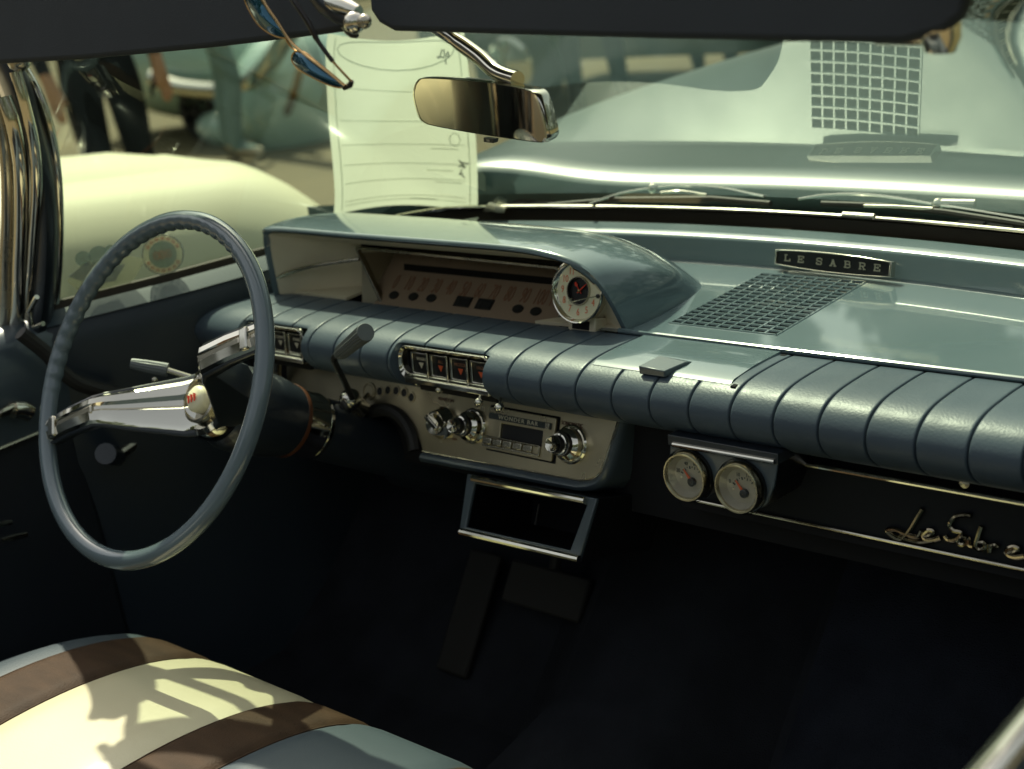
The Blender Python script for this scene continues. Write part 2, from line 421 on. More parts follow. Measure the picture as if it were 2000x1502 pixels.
for x in xs:
    y = stepY(x); g = glass_base(x) - .019
    rows.append([V(x, y, ZT), V(x, y + .003, ZT + .003), V(x, y + .010, ZT + .030), V(x, y + .014, ZT + .034), V(x, min(y + .03, g - .01), ZT + .035), V(x, g, ZT + .039)])
MB().grid(rows).build("cowl_step", M['paint'], dash_top, smooth=50)
MB().tube([V(x, 1.236, ZT + .0015) for x in xs if x > -1.03], .0032, 8).build("edge_bead", M['paint'], dash_top)
# defroster/speaker grille
gr = MB(); nx, ny = 9, 17
px_, py_ = (GX1 - GX0) / nx, (GY1 - GY0) / ny
for i in range(nx + 1):
    x = GX0 + i * px_; gr.box((x - .0013, GY0, ZT - .003), (x + .0013, GY1, ZT + .0008))
for j in range(ny + 1):
    y = GY0 + j * py_
    if y > GY1 + .001: break
    gr.grid([[V(x, y - .0022, ZT - .0005), V(x, y - .0010, ZT + .0012), V(x, y + .0010, ZT + .0012), V(x, y + .0022, ZT - .0005), V(x, y + .0014, ZT - .002), V(x, y - .0014, ZT - .002)] for x in (GX0, GX1)], close_v=True)
gr.build("defroster_grille", M['paint'], dash_top, smooth=30)
MB().box((GX0 - .004, GY0 - .004, ZT - .05), (GX1 + .004, GY1 + .004, ZT - .02)).build("grille_cavity", M['matblack'], dash_top)

# nameplate
bf = Fr(V(-.885, stepY(-.885) - .004, ZT + .0165), V(1, -.10, 0), V(0, .25, .97))
npz = part("nameplate", bf.o)
pa = bf.px(1519, 490)[0]; pb = bf.px(1746, 520)[0]
BWd = (pb - pa) / 2; bf = bf.at((pa + pb) / 2, 0)
def bulge(wd, he, hm, n=14):
    o = [(-wd + 2 * wd * i / n, -(he + (hm - he) * (1 - (2 * i / n - 1) ** 2))) for i in range(n + 1)]
    return o + [(-x, -y) for x, y in o]
hh = .0125
o1 = bulge(BWd, .0095, hh); o2 = bulge(BWd - .0028, .0080, hh - .0018)
MB().plate([bf(a, b, -.003) for a, b in o2], bf.z * .006).build("black_field", M['black'], npz)
MB().ring([bf(a, b, -.004) for a, b in o1], [bf(a, b, -.004) for a, b in o2], bf.z * .010).build("chrome_border", M['chrome'], npz, bevel=.0006)
def stroke(mb, fr, pts, wd, z0=.0, z1=.0012):
    for (a, b), (c, d) in zip(pts[:-1], pts[1:]):
        L = math.hypot(c - a, d - b)
        if L < 1e-9: continue
        tx, ty = (c - a) / L, (d - b) / L; nx_, ny_ = -ty * wd / 2, tx * wd / 2
        e = wd * .3
        q = [(a - tx * e + nx_, b - ty * e + ny_), (a - tx * e - nx_, b - ty * e - ny_), (c + tx * e - nx_, d + ty * e - ny_), (c + tx * e + nx_, d + ty * e + ny_)]
        mb.plate([fr(x, y, z0) for x, y in q], fr.z * (z1 - z0))
GLY = {
 'L': [[(.15, 1), (.15, 0)], [(0, 1), (.4, 1)], [(0, 0), (1, 0), (1, .35)]],
 'E': [[(.15, 1), (.15, 0)], [(0, 1), (1, 1), (1, .72)], [(0, 0), (1, 0), (1, .28)], [(.15, .5), (.68, .5)], [(.68, .66), (.68, .34)]],
 'S': [[(.95, .7), (.95, .92), (.75, 1), (.25, 1), (.05, .85), (.05, .68), (.25, .53), (.75, .47), (.95, .32), (.95, .15), (.75, 0), (.25, 0), (.05, .08), (.05, .3)]],
 'A': [[(.12, 0), (.5, 1), (.88, 0)], [(.25, .33), (.75, .33)], [(-.05, 0), (.3, 0)], [(.7, 0), (1.05, 0)], [(.35, 1), (.5, 1)]],
 'B': [[(.15, 1), (.15, 0)], [(0, 1), (.75, 1), (.92, .9), (.92, .62), (.75, .52), (.15, .52)], [(.75, .52), (1, .4), (1, .12), (.8, 0), (0, 0)]],
 'R': [[(.15, 1), (.15, 0)], [(0, 1), (.75, 1), (.95, .88), (.95, .6), (.75, .48), (.15, .48)], [(.55, .48), (.92, 0)], [(0, 0), (.35, 0)], [(.75, 0), (1.08, 0)]],
}
mb = MB(); lx = [-.66, -.49, -.19, .0, .19, .40, .60]
lxp = [bf.px(u, v)[0] for u, v in ((1541, 500), (1567, 503), (1603, 507), (1630, 511), (1658, 512), (1687, 514), (1716, 517))]
for ch, x in zip("LESABRE", lxp):
    g = bf.at(x - .0036, -.0033, .0031)
    for st in GLY[ch]: stroke(mb, g, [(a * .0080, b * .0074) for a, b in st], .0013, 0, .0010)
mb.build("lettering", M['white'], npz, smooth=20)

# ---- dash pad
PADP = [(1.2335, .9035), (1.215, .9055), (1.185, .9068), (1.158, .9070), (1.140, .9052), (1.1245, .9005), (1.1130, .8925), (1.1070, .8825), (1.1065, .872), (1.111, .861), (1.121, .8495), (1.137, .8385), (1.158, .8285), (1.182, .820)]
PC = cat([V(0, y, z) for y, z in PADP], 3)
PN = []
for i, p in enumerate(PC):
    t = (PC[min(i + 1, len(PC) - 1)] - PC[max(i - 1, 0)]).normalized(); PN.append(V(0, t.z, -t.y))
if PN[5].z > 0: PN = [-n for n in PN]         # pointing into the pad
GRV = [-.785 - .0505 * k for k in range(-9, 19)]
SWR = [(-1.590, -1.458), (-1.282, -1.131)]
LIDX = (-.985, -.795)
xs = []
for g in GRV:
    for d in (0, .0005, .0010, .0015, .0022, .0035, .006, .014): xs += [g - d, g + d]
for a, b in SWR: xs += [a - .004, a, a + .004, b - .004, b, b + .004]
xs = sorted(x for x in set(round(x, 5) for x in xs) if -1.62 < x < -.315)
xs = [-1.738, -1.735, -1.728, -1.716, -1.70, -1.68, -1.655, -1.635] + xs + [-.31]
def pad_row(x):
    g = min(abs(x - q) for q in GRV) if x > -1.66 else 1
    dep = .0055 * math.exp(-(g / .0009) ** 2) + .0002 * math.exp(-(g / .0028) ** 2)
    r_ = []
    e = max(0.0, min(1.0, (x + 1.738) / .11)); e = math.sqrt(max(0, 1 - (1 - e) ** 2)) if e < 1 else 1
    for p, n in zip(PC, PN):
        y, z = p.y, p.z
        q = V(x, y, z) + V(0, n.y, n.z) * dep
        if e < 1:                            # rounded left end
            cy, cz = 1.125, .872
            q = V(x, lerp(cy, q.y, e), lerp(cz, q.z, .25 + .75 * e))
        for a, b in SWR:
            if a - .004 <= x <= b + .004:
                t = 1.0 if a + .004 <= x <= b - .004 else (.5 if a <= x <= b else 0)
                if q.y < 1.128: q.y = lerp(q.y, 1.140 if q.z < .899 else 1.128, t)
        r_.append(q)
    return r_
dash_pad = part("dash_pad", (-1.0, 1.15, .88))
MB().grid([pad_row(x) for x in xs]).build("padding", M['pad'], dash_pad, smooth=60)

# ---- ashtray lid
lid = part("ashtray_lid", (-.89, 1.18, .91))
lf = Fr((0, 0, 0), (1, 0, 0), (0, 1, 0))
rows = [[V(x, y, z) for y, z in ((1.1335, .8985), (1.1345, .9045), (1.142, .9075), (1.185, .9090), (1.232, .9066), (1.232, .902))] for x in (-.9815, -.98, -.94, -.89, -.84, -.799, -.7975)]
for k_ in (0, 6): rows[k_] = [V(p.x, p.y, p.z - .004) for p in rows[k_]]
MB().grid(rows).build("lid_panel", M['paint'], lid, smooth=50)
MB().box((-.7962, 1.13, .880), (-.7905, 1.231, .9045)).build("lid_gap", M['matblack'], lid)
pf = Fr(V(-.905, 1.134, .9085), (1, 0, 0), (0, 1, 0))
a0, b0 = pf.px(1262, 715); a1, b1 = pf.px(1312, 728)
mb = MB(); mb.add([V(a0 + -.905, 1.128, .904), V(a0 + -.905, 1.128, .9135), V(a0 - .905 + .006, 1.158, .9155), V(a0 - .905 + .01, 1.17, .908),
   V(a0 - .905 + .034, 1.128, .904), V(a0 - .905 + .034, 1.128, .9115), V(a0 - .905 + .040, 1.160, .9115), V(a0 - .905 + .042, 1.172, .9075)],
   [(0, 1, 5, 4), (1, 2, 6, 5), (2, 3, 7, 6), (0, 3, 2, 1), (4, 5, 6, 7), (0, 4, 7, 3)])
mb.build("pull_tab", M['bluegrey'], lid, smooth=20, bevel=.0012)

# ---- switch panels
BTN = [("WASH", 'white'), ("ALL", 'orange'), ("MOTOR", 'orange'), ("HIGH", 'orange')]
def switch_panel(x0, x1, n, words_):
    w_ = x1 - x0; f = Fr(V((x0 + x1) / 2, 1.121, .8785), (1, 0, 0), (0, .12, .99)); H = .0215
    sp = part("switch_panel", f.o)
    oo = rrect(-w_ / 2, -H, w_ / 2, H, .016, 6); ii = rrect(-w_ / 2 + .004, -H + .0075, w_ / 2 - .004, H - .0048, .012, 6)
    MB().ring([f(a, b, -.006) for a, b in oo], [f(a, b, -.010) for a, b in ii], f.z * .010).build("bezel", M['chrome'], sp, bevel=.0012)
    MB().plate([f(a, b, -.014) for a, b in rrect(-w_ / 2 + .003, -H + .002, w_ / 2 - .003, H - .003, .012, 6)], f.z * .002).build("recess", M['black'], sp)
    st = (w_ - .036) / (n - .35); bx = -w_ / 2 + .018
    bw = st * .86
    for i in range(n):
        if bx + i * st + .01 > w_ / 2: break
        g = f.at(bx + i * st, -.001, -.010)
        b = MB().ring([g(a, c) for a, c in rrect(0, -.0165, bw, .0145, .001, 2)], [g(a, c) for a, c in rrect(.0035, -.0115, bw - .0022, .0125, .001, 2)], g.z * .009).build("switch_button", M['chrome'], sp, bevel=.0007)
        MB().plate([g(a, c, .0015) for a, c in rrect(.003, -.012, bw - .002, .013, .001, 2)], g.z * .004).build("button_face", M['black'], b)
        word, cm = words_[i % len(words_)]
        t = MB(); q = g.at((bw) / 2 + .001, 0, .0058)
        t.plate([q(-.0042, .0012), q(0, -.0062), q(.0042, .0012)], q.z * .0005)
        t.build("arrow_mark", M[cm], b)
        t = MB(); t.text(word, q.at(0, .0058), .0058, .0002, sx=.95); t.build("button_lettering", M['faded' if cm == 'orange' else 'white'], b)
        MB().box((bw + .0005, -.0180, -.002), (bw + .0030, .0160, .012), g).build("divider", M['chrome'], sp, bevel=.0005)
    MB().box((-w_ / 2 + .012, -H - .004, -.008), (w_ / 2 - .004, -H + .0035, .006), f).build("lower_ledge", M['chrome'], sp, bevel=.0015)
    mb = MB(); mb.box((-w_ / 2 + .02, -H - .016, -.03), (w_ / 2 - .01, -H - .006, -.012), f)
    mb.build("linkage_bracket", M['under'], sp)
    return sp, f
sp1, sf1 = switch_panel(-1.281, -1.122, 4, BTN)
sp2, sf2 = switch_panel(-1.589, -1.462, 3, [("MAP", 'white'), ("CORNER", 'white'), ("PARK", 'white')])
# little ball-ended levers under the switches
def lever(pu, pv, bu, bv, Y, r, parent):
    a = ony(pu, pv, Y + .02); b = ony(bu, bv, Y)
    t = MB().tube([a, a.lerp(b, .5), b], .0016, 8).build("control_lever", M['chromew'], parent)
    MB().sphere(b, r, 14).build("lever_knob", M['chrome'], t)
lever(812, 725, 815, 747, 1.118, .0048, sp1); lever(858, 740, 858, 761, 1.118, .0050, sp1)
lever(944, 752, 935, 786, 1.105, .0056, sp1); lever(980, 765, 975, 796, 1.105, .0062, sp1)
lever(524, 690, 533, 705, 1.15, .0045, sp2); lever(560, 700, 562, 710, 1.15, .0045, sp2)
MB().tube([ony(541, 700, 1.15), ony(541, 745, 1.15)], .006, 8).build("release_rod", M['chromew'], sp2)

# ---- dash body (hidden bulk) and radio panel
MB().box((-1.73, 1.185, .70), (-.32, 1.50, .855)).build("dash_body", M['matblack'], car)
tl = R(22)
rf = Fr(V(-1.1, 1.172, .822), (1, 0, 0), (0, math.sin(tl), math.cos(tl)))
radio = part("control_panel", rf.o)
def pl(fr, pts): return [fr.px(u, v) for u, v in pts]
outl = pl(rf, [(560, 684), (640, 700), (730, 718), (830, 738), (960, 764), (1080, 790), (1208, 818)])
right = pl(rf, [(1200, 845), (1190, 877), (1180, 908), (1174, 922), (1164, 932), (1150, 937), (1132, 938)])
bot = pl(rf, [(1060, 925), (980, 910), (900, 896), (826, 882), (818, 858), (804, 828), (786, 808), (764, 796), (738, 792), (700, 800), (640, 800), (560, 780)])
mb = MB(); mb.plate([rf(a, b, -.004) for a, b in outl + right + bot], rf.z * .004)
mb.build("panel_plate", M['steel'], radio, smooth=20, bevel=.0008)
# bead round the plate edge
edge = [rf(a, b, .0006) for a, b in outl[3:] + right + bot[:4]]
MB().tube(edge, .0012, 6).build("plate_bead", M['chromew'], radio)
# rolled housing below and at the right of the plate
def grow(pts, d):
    n = len(pts); out = []
    for i, (a, b) in enumerate(pts):
        p = pts[max(i - 1, 0)]; q = pts[min(i + 1, n - 1)]; L = math.hypot(q[0] - p[0], q[1] - p[1]); out.append((a + (q[1] - p[1]) / L * -d, b - (q[0] - p[0]) / L * -d))
    return out
ed = [outl[-1]] + right + bot[:4]
cen = (sum(a for a, b in ed) / len(ed), sum(b for a, b in ed) / len(ed))
sg = 1
g1 = grow(ed, .004)
if math.hypot(g1[3][0] - outl[3][0], g1[3][1] - outl[3][1]) < math.hypot(ed[3][0] - outl[3][0], ed[3][1] - outl[3][1]): sg = -1
secs = [(.0008, -.0006), (.003, .004), (.008, .006), (.0125, .003), (.0135, -.006), (.0135, -.10)]
rws = [[rf(a, b, h) for a, b in grow(ed, d * sg)] for d, h in secs]
MB().grid(rws).build("panel_housing", M['bluegrey'], radio, smooth=50)
def knob(fr, name, prof, parent, mats, tip=None):
    o = MB().lathe(fr, prof, 28).build(name, mats, parent, smooth=30)
    return o
def chrome_knob(u, v, R0, big=True):
    a, b = rf.px(u, v); f = rf.at(a, b)
    k_ = MB().lathe(f, [(R0 * 1.22, 0), (R0 * 1.22, .003), (R0 * 1.12, .005), (R0 * 1.02, .005), (R0, .006), (R0 * .98, .013), (R0 * .80, .016), (R0 * .72, .017), (R0 * .70, .026), (R0 * .66, .0275), (R0 * .54, .028), (R0 * .50, .038), (R0 * .46, .0395), (.0005, .0375)], 28).build("tuning_knob", M['chrome'], radio, smooth=28)
    MB().lathe(f, [(R0 * .735, .0175), (R0 * .735, .0225), (R0 * .71, .0225)], 28).build("knob_collar", M['black'], k_)
    MB().lathe(f, [(R0 * .565, .0285), (R0 * .535, .0345), (R0 * .50, .0345)], 28).build("knob_band", M['black'], k_)
    t = MB(); 
    for i in range(8):
        a0, a1 = i * math.pi / 4, (i + 1) * math.pi / 4
        t.add([f(R0 * .42 * math.cos(a0), R0 * .42 * math.sin(a0), .0400), f(R0 * .42 * math.cos(a1), R0 * .42 * math.sin(a1), .0400), f(0, 0, .0378 + (.001 if i % 2 else -.001))], [(0, 1, 2)])
    t.build("knob_cap", M['chrome'], k_, smooth=1)
    return k_
chrome_knob(1118, 868, .0195); chrome_knob(925, 832, .0185)
a, b = rf.px(868, 826); f = rf.at(a, b)
ik = MB().lathe(f, [(.021, 0), (.021, .004), (.018, .008), (.0165, .016), (.0150, .019), (.0005, .016)], 28).build("ignition_switch", M['chrome'], radio, smooth=28)
MB().box((-.0032, -.013, .014), (.0032, .013, .026), Fr(f(0, 0, 0), f.x * .5 + f.y * .8, -f.x * .8 + f.y * .5)).build("switch_grip", M['chrome'], ik, bevel=.0015)
# lettering over the knobs
def ptext(body, u, v, size, mt, parent, sx=1.0, fr=rf, dz=.0006):
    a, b = fr.px(u, v); t = MB(); t.text(body, fr.at(a, b, dz), size, .0002, sx=sx); return t.build("lettering", mt, parent)
ptext("IGNITION", 872, 781, .0062, M['darkred'], radio); ptext("SONOMATIC", 1118, 829, .0066, M['darkred'], radio, .85)
ptext("O", 862, 862, .006, M['white'], radio); ptext("OFF", 888, 858, .005, M['faded'], radio)
# vent holes
for u, v in ((742, 764), (758, 762), (774, 763), (790, 767), (804, 776)):
    a, b = rf.px(u, v); g = rf.at(a, b)
    h_ = MB().lathe(g, [(.0072, .0), (.0068, .0012), (.0054, .0012), (.0050, .0003)], 16).build("indicator_hole", M['steel'], radio)
    MB().lathe(g, [(.0050, .0005), (.0003, .0005)], 16).build("dark_lens", M['black'], h_)
a, b = rf.px(722, 764); g = rf.at(a, b)
MB().lathe(g, [(.0125, 0), (.0120, .0020), (.0105, .0020), (.0100, .0006), (.0085, .0006), (.0080, .0016), (.0003, .0016)], 24).build("round_cap", M['steel'], radio)
MB().tube([g(0, -.004, .002), g(.002, -.012, .012), g(-.002, -.016, .024)], .0028, 8).build("cap_stem", M['chromew'], radio)
# radio
rp = pl(rf, [(958, 788), (1092, 816), (1088, 906), (952, 880)])
x0 = (rp[0][0] + rp[3][0]) / 2; x1 = (rp[1][0] + rp[2][0]) / 2; y1 = (rp[0][1] + rp[1][1]) / 2; y0 = (rp[2][1] + rp[3][1]) / 2
rd = part("car_radio", rf((x0 + x1) / 2, (y0 + y1) / 2, .003))
MB().plate([rf(a, b, .0002) for a, b in rrect(x0, y0, x1, y1, .001, 2)], rf.z * .0005).build("shadow_gap", M['matblack'], rd)
wq = pl(rf, [(984, 826), (1066, 842), (1063, 874), (981, 857)]); wx0 = (wq[0][0] + wq[3][0]) / 2; wx1 = (wq[1][0] + wq[2][0]) / 2; wy1 = (wq[0][1] + wq[1][1]) / 2; wy0 = (wq[2][1] + wq[3][1]) / 2
MB().ring([rf(a, b, .0008) for a, b in rrect(x0 + .002, y0 + .0025, x1 - .0025, y1 - .002, .0015, 2)], [rf(a, b, .0008) for a, b in rrect(wx0, wy0, wx1, wy1, .001, 2)], rf.z * .0045).build("radio_face", M['steel'], rd, bevel=.0015)
MB().plate([rf(a, b, .0010) for a, b in rrect(wx0 - .0015, wy0 - .001, wx1 + .0015, wy1 + .001, .001, 2)], rf.z * .0006).build("dial_window", M['black'], rd)
sb = MB().plate([rf(a, b, .0052) for a, b in rrect(x0 + .004, y1 - .0165, x1 - .008, y1 - .0090, .0005, 1)], rf.z * .0016).build("name_strip", M['darkink'], rd)
t = MB(); t.text("WONDER BAR", rf.at((x0 + x1) / 2 - .004, y1 - .0128, .0072), .0072, .0003, sx=1.15, space=1.25); t.build("strip_lettering", M['white'], sb)
MB().box((x1 - .016, y1 - .0165, .005), (x1 - .0095, y1 - .0090, .0085), rf).build("strip_end", M['chromew'], sb, bevel=.0006)
MB().ring([rf(a, b, .0054) for a, b in rrect(x0 - .002, y0 + .0050, x1 - .021, y0 + .0190, .002, 3)], [rf(a, b, .0054) for a, b in rrect(x0, y0 + .0080, x1 - .023, y0 + .0172, .001, 3)], rf.z * .0022).build("button_frame", M['chromew'], rd, bevel=.0006)
bw = (x1 - .023 - x0) / 5.55
for i in range(5):
    MB().box((x0 + .0005 + i * bw, y0 + .0085, .0045), (x0 + i * bw + bw - .0012, y0 + .0168, .0105 - .0006 * i), rf).build("push_button", M['chromew'], rd, bevel=.001)
MB().box((x0 + .0005 + 5 * bw, y0 + .0085, .0045), (x1 - .0235, y0 + .0168, .0070), rf).build("end_block", M['steel'], rd, bevel=.0006)

# ---- console box under the radio panel
kt = R(24)
kf = Fr(V(-1.1, 1.118, .735), (1, 0, 0), (0, math.sin(kt), math.cos(kt)))
con = part("console_box", kf.o)
q = pl(kf, [(912, 926), (1166, 974), (1130, 1097), (896, 1040)])
q2 = pl(kf, [(926, 944), (1146, 986), (1113, 1075), (909, 1030)])
o = [kf(a, b, 0) for a, b in q]; i_ = [kf(a, b, 0) for a, b in q2]
MB().ring(o, i_, kf.z * -.006).build("box_frame", M['bluegrey'], con, smooth=20, bevel=.0015)
off = kf.z * -.14 + V(0, .0, .012)
MB().grid([[p - kf.z * .0062 for p in o], [p + off for p in o]], close_v=True).build("box_shell", M['black'], con, smooth=20)
MB().plate([p + off for p in o], kf.z * -.002).build("box_back", M['matblack'], con)
def bar(name, p0, p1, r, mt, parent): return MB().tube([p0, p0.lerp(p1, .5), p1], r, 10).build(name, mt, parent)
bar("upper_trim", kf(*pl(kf, [(926, 934)])[0], .003), kf(*pl(kf, [(1146, 978)])[0], .003), .0042, M['chrome'], con)
bar("lower_trim", kf(*pl(kf, [(903, 1038)])[0], .003), kf(*pl(kf, [(1134, 1092)])[0], .003), .0045, M['chrome'], con)
c = pl(kf, [(1032, 984), (1024, 1026)])
bar("divider", kf(c[0][0], c[0][1], -.02), kf(c[1][0], c[1][1], -.02), .0012, M['under'], con)

# ---- instrument hood
LCB = [((-1.640, 1.222, .903), (-1.652, 1.34, .903), (-1.648, 1.46, .903)),
       ((-1.640, 1.222, .965), (-1.652, 1.34, .960), (-1.648, 1.46, .925)),
       ((-1.636, 1.222, .994), (-1.646, 1.345, .998), (-1.640, 1.465, .932)),
       ((-1.618, 1.222, 1.0065), (-1.620, 1.35, 1.014), (-1.610, 1.47, .938)),
       ((-1.45, 1.222, 1.0065), (-1.45, 1.35, 1.018), (-1.45, 1.475, .935)),
       ((-1.28, 1.222, 1.0065), (-1.28, 1.35, 1.018), (-1.28, 1.475, .930)),
       ((-1.16, 1.222, 1.0060), (-1.15, 1.35, 1.016), (-1.15, 1.475, .920)),
       ((-1.105, 1.222, 1.0020), (-1.085, 1.345, 1.006), (-1.10, 1.47, .908)),
       ((-1.066, 1.223, .994), (-1.040, 1.335, .990), (-1.070, 1.455, .905)),
       ((-1.038, 1.226, .978), (-1.008, 1.328, .968), (-1.048, 1.44, .904)),
       ((-1.022, 1.234, .948), (-.998, 1.322, .936), (-1.032, 1.425, .904)),
       ((-1.012, 1.246, .904), (-1.000, 1.318, .904), (-1.020, 1.412, .904))]
Ls = cat([l for l, c, b in LCB], 5); Cs = cat([c for l, c, b in LCB], 5); Bs = cat([b for l, c, b in LCB], 5)
rows = []
for l, c, b in zip(Ls, Cs, Bs):
    rows.append([l * (1 - t) ** 2 + c * 2 * t * (1 - t) + b * t * t for t in [i / 16 for i in range(17)]])
hood = part("instrument_hood", (-1.3, 1.35, .95))
front = []; backr = []
for i, (l, c, b) in enumerate(zip(Ls, Cs, Bs)):
    u_ = i / (len(Ls) - 1); tt_ = max(0, min(1, (u_ - .42) / .42)); tc_ = .60 + .40 * tt_ * tt_ * (3 - 2 * tt_)
    q = lambda t: l * (1 - t) ** 2 + c * 2 * t * (1 - t) + b * t * t
    front.append([q(tc_ * k_ / 16) for k_ in range(17)])
    e = q(tc_); backr.append([e, e + V(0, -.004, -.004), V(e.x, lerp(e.y, b.y, .15) - .02, lerp(e.z, .9035, .5)), V(e.x, lerp(e.y, b.y, .4) - .01, .9035)])
MB().grid(front).build("hood_shell", M['paint'], hood, smooth=60)
MB().grid(backr).build("hood_back", M['matblack'], hood, smooth=30)  # matte black added to keep the hood's reflection in the glass dark
lipc = V(-1.33, 1.222, .93)
def inset(p, d):
    return V(p.x + (d if p.x < -1.6 else (-d if p.x > -1.06 else 0)), p.y, p.z - (d if p.z > .97 else d * .4))
inn = [inset(p, .009) for p in Ls]
MB().grid([[p, p + V(0, -.004, -.001), p.lerp(q, .6) + V(0, -.005, 0), q + V(0, .002, 0)] for p, q in zip(Ls, inn)]).build("hood_lip", M['paint'], hood, smooth=70)
# tan liner: from the lip back to the instrument opening
If = Fr(V(-1.30, 1.276, .93), (1, 0, 0), (0, .18, .98))
ip = pl(If, [(696, 480), (1098, 527), (1098, 650), (746, 590)])
ix0 = ip[0][0]; ix1 = ip[1][0]; iy1 = ip[0][1]; iy0 = -.062
lin = []
for p in inn:
    bx = max(ix0 - 1.30, min(ix1 - 1.30, p.x)); 
    lin.append([p, V(lerp(p.x, bx, .5), 1.262, lerp(p.z, min(p.z, .93 + iy1 + .003), .75)), V(bx, 1.292, min(p.z, .93 + iy1 * .98))])
MB().grid(lin).build("shroud_liner", M['tan'], hood, smooth=40)
MB().plate([V(-1.150, 1.2345, .9066), V(-1.013, 1.2455, .9066), V(-1.015, 1.30, .9066), V(-1.08, 1.30, .9066)], (0, 0, -.004)).build("shroud_floor", M['tan'], hood)
MB().plate([V(-1.642, 1.2345, .9066), V(-1.500, 1.2345, .9066), V(-1.500, 1.285, .9066), V(-1.642, 1.285, .9066)], (0, 0, -.004)).build("shroud_floor", M['tan'], hood)
MB().tube(cat([ony(524, 551, 1.222), ony(560, 534, 1.228), ony(605, 521, 1.238), ony(650, 513, 1.250), ony(702, 506, 1.262)], 4), .0030, 8).build("side_trim", M['chromew'], hood)
# bezel frame
def poly4(c, r=.006, n=4):                 # four corners, rounded, each side split
    out = []
    for i in range(4):
        p, q, r_ = V(*c[i - 1], 0), V(*c[i], 0), V(*c[(i + 1) % 4], 0)
        a_ = q + (p - q).normalized() * r; b_ = q + (r_ - q).normalized() * r
        for k_ in range(n + 1): t_ = k_ / n; out.append(a_ * (1 - t_) ** 2 + q * 2 * t_ * (1 - t_) + b_ * t_ * t_)
    return [(p.x, p.y) for p in out]
bx0 = ip[0][0] + (iy0 - iy1) / (ip[3][1] - ip[0][1]) * (ip[3][0] - ip[0][0])
fo = poly4([(ix0, iy1), (ix1, iy1 - .004), (ix1, iy0), (bx0, iy0)]); fi = poly4([(ix0 + .0045, iy1 - .004), (ix1 - .004, iy1 - .008), (ix1 - .004, iy0 + .003), (bx0 + .004, iy0 + .003)])
ins = part("instrument_cluster", If(0, 0))
MB().ring([If(a, b, .005) for a, b in fo], [If(a, b, .005) for a, b in fi], If.z * -.010).build("bezel", M['chromew'], ins, bevel=.0010)
Ff = Fr(V(-1.30, 1.300, .9215), (1, 0, 0), (0, .80, .62))
fb = pl(Ff, [(776, 489), (745, 584)])
fx0, fx1, fy1, fy0 = fb[0][0], ix1 - .006, fb[0][1], -.070
ff = poly4([(fx0, fy1), (fx1, fy1), (fx1, fy0), (fx0 + .002, fy0)], .003)
MB().grid([[If(a, b, -.003) for a, b in fi], [Ff(a, b, .001) for a, b in ff]], close_v=True).build("inner_wall", M['tan'], ins, smooth=30)
MB().plate([Ff(a, b, 0) for a, b in ((fx0 - .004, fy0 - .004), (fx1 + .004, fy0 - .004), (fx1 + .004, fy1 + .004), (fx0 - .004, fy1 + .004))], Ff.z * -.003).build("dial_plate", M['tandark'], ins)
a = pl(Ff, [(790, 516), (790, 528), (1095, 566)])
MB().plate([Ff(x, y, .0004) for x, y in ((a[0][0], a[0][1]), (a[1][0], a[1][1]), (fx1, a[1][1]), (fx1, a[0][1]))], Ff.z * .0008).build("speed_ribbon", M['black'], ins)
t = MB()
ny0 = pl(Ff, [(850, 560)])[0][1]
for i, n in enumerate(range(0, 130, 10)):
    x = pl(Ff, [(772, 555)])[0][0] + i * .0268
    if x > fx1 - .01: break
    t = MB(); t.text(str(n), Ff.at(x, ny0, .0006), .034, .0002, sx=.42); t.build("speed_number", M['faded'], ins)
    MB().box((x - .0006, a[0][1] + .010, .0003), (x + .0006, a[0][1] + .015, .0008), Ff).build("speed_tick", M['faded'], ins)
for u, v in ((770, 577), (808, 580), (843, 583), (1012, 604), (1047, 609)):
    x, y = pl(Ff, [(u, v)])[0]; g = Ff.at(x, y, .0005)
    MB().plate([g(.0088 * math.cos(k_ * .3927), .0064 * math.sin(k_ * .3927)) for k_ in range(16)], g.z * .0012).build("warning_lamp", M['black'], ins)
for u, v in ((905, 590), (947, 595)):
    x, y = pl(Ff, [(u, v)])[0]; g = Ff.at(x, y, .0005)
    w_ = MB().box((-.0140, -.008, 0), (.0140, .008, .0012), g).build("odometer_window", M['black'], ins)
    MB().box((-.006, -.006, .0012), (.0125, .004, .0018), g).build("counter_strip", M['under'], w_)

# ---- clock
cf0 = ony(1132, 568, 1.236)
cf = Fr(cf0, (1, 0, 0), (0, .28, .96))
cn = -cf.z if cf.z.y > 0 else cf.z
clock = part("dash_clock", cf0)
rC = .0388
MB().lathe(cf, [(rC * .93, -.008), (rC * .95, -.004), (rC, .001), (rC * 1.01, .004), (rC * .985, .0065), (rC * .95, .0062), (rC * .885, .0008), (rC * .87, .0004)], 40).build("bezel", M['chrome'], clock, smooth=35)
MB().lathe(cf, [(rC * .90, -.06), (rC * .92, -.0075)], 40).build("clock_housing", M['tan'], clock, smooth=35)
cfb = cf; cf = cf.at(0, 0, .0050)
MB().lathe(cf, [(rC * .89, -.0046), (rC * .44, -.0042)], 40).build("dial", M['ivory'], clock)
MB().lathe(cf, [(rC * .435, -.0042), (rC * .42, -.0022), (rC * .405, -.0024), (rC * .40, -.0062), (.0003, -.0062)], 40).build("centre_disc", M['black'], clock, smooth=30)
MB().lathe(cf, [(rC * .455, -.0040), (rC * .44, -.0014), (rC * .415, -.0014), (rC * .405, -.0040)], 40).build("centre_ring", M['chromew'], clock, smooth=30)
t = MB(); rr = rC * .66
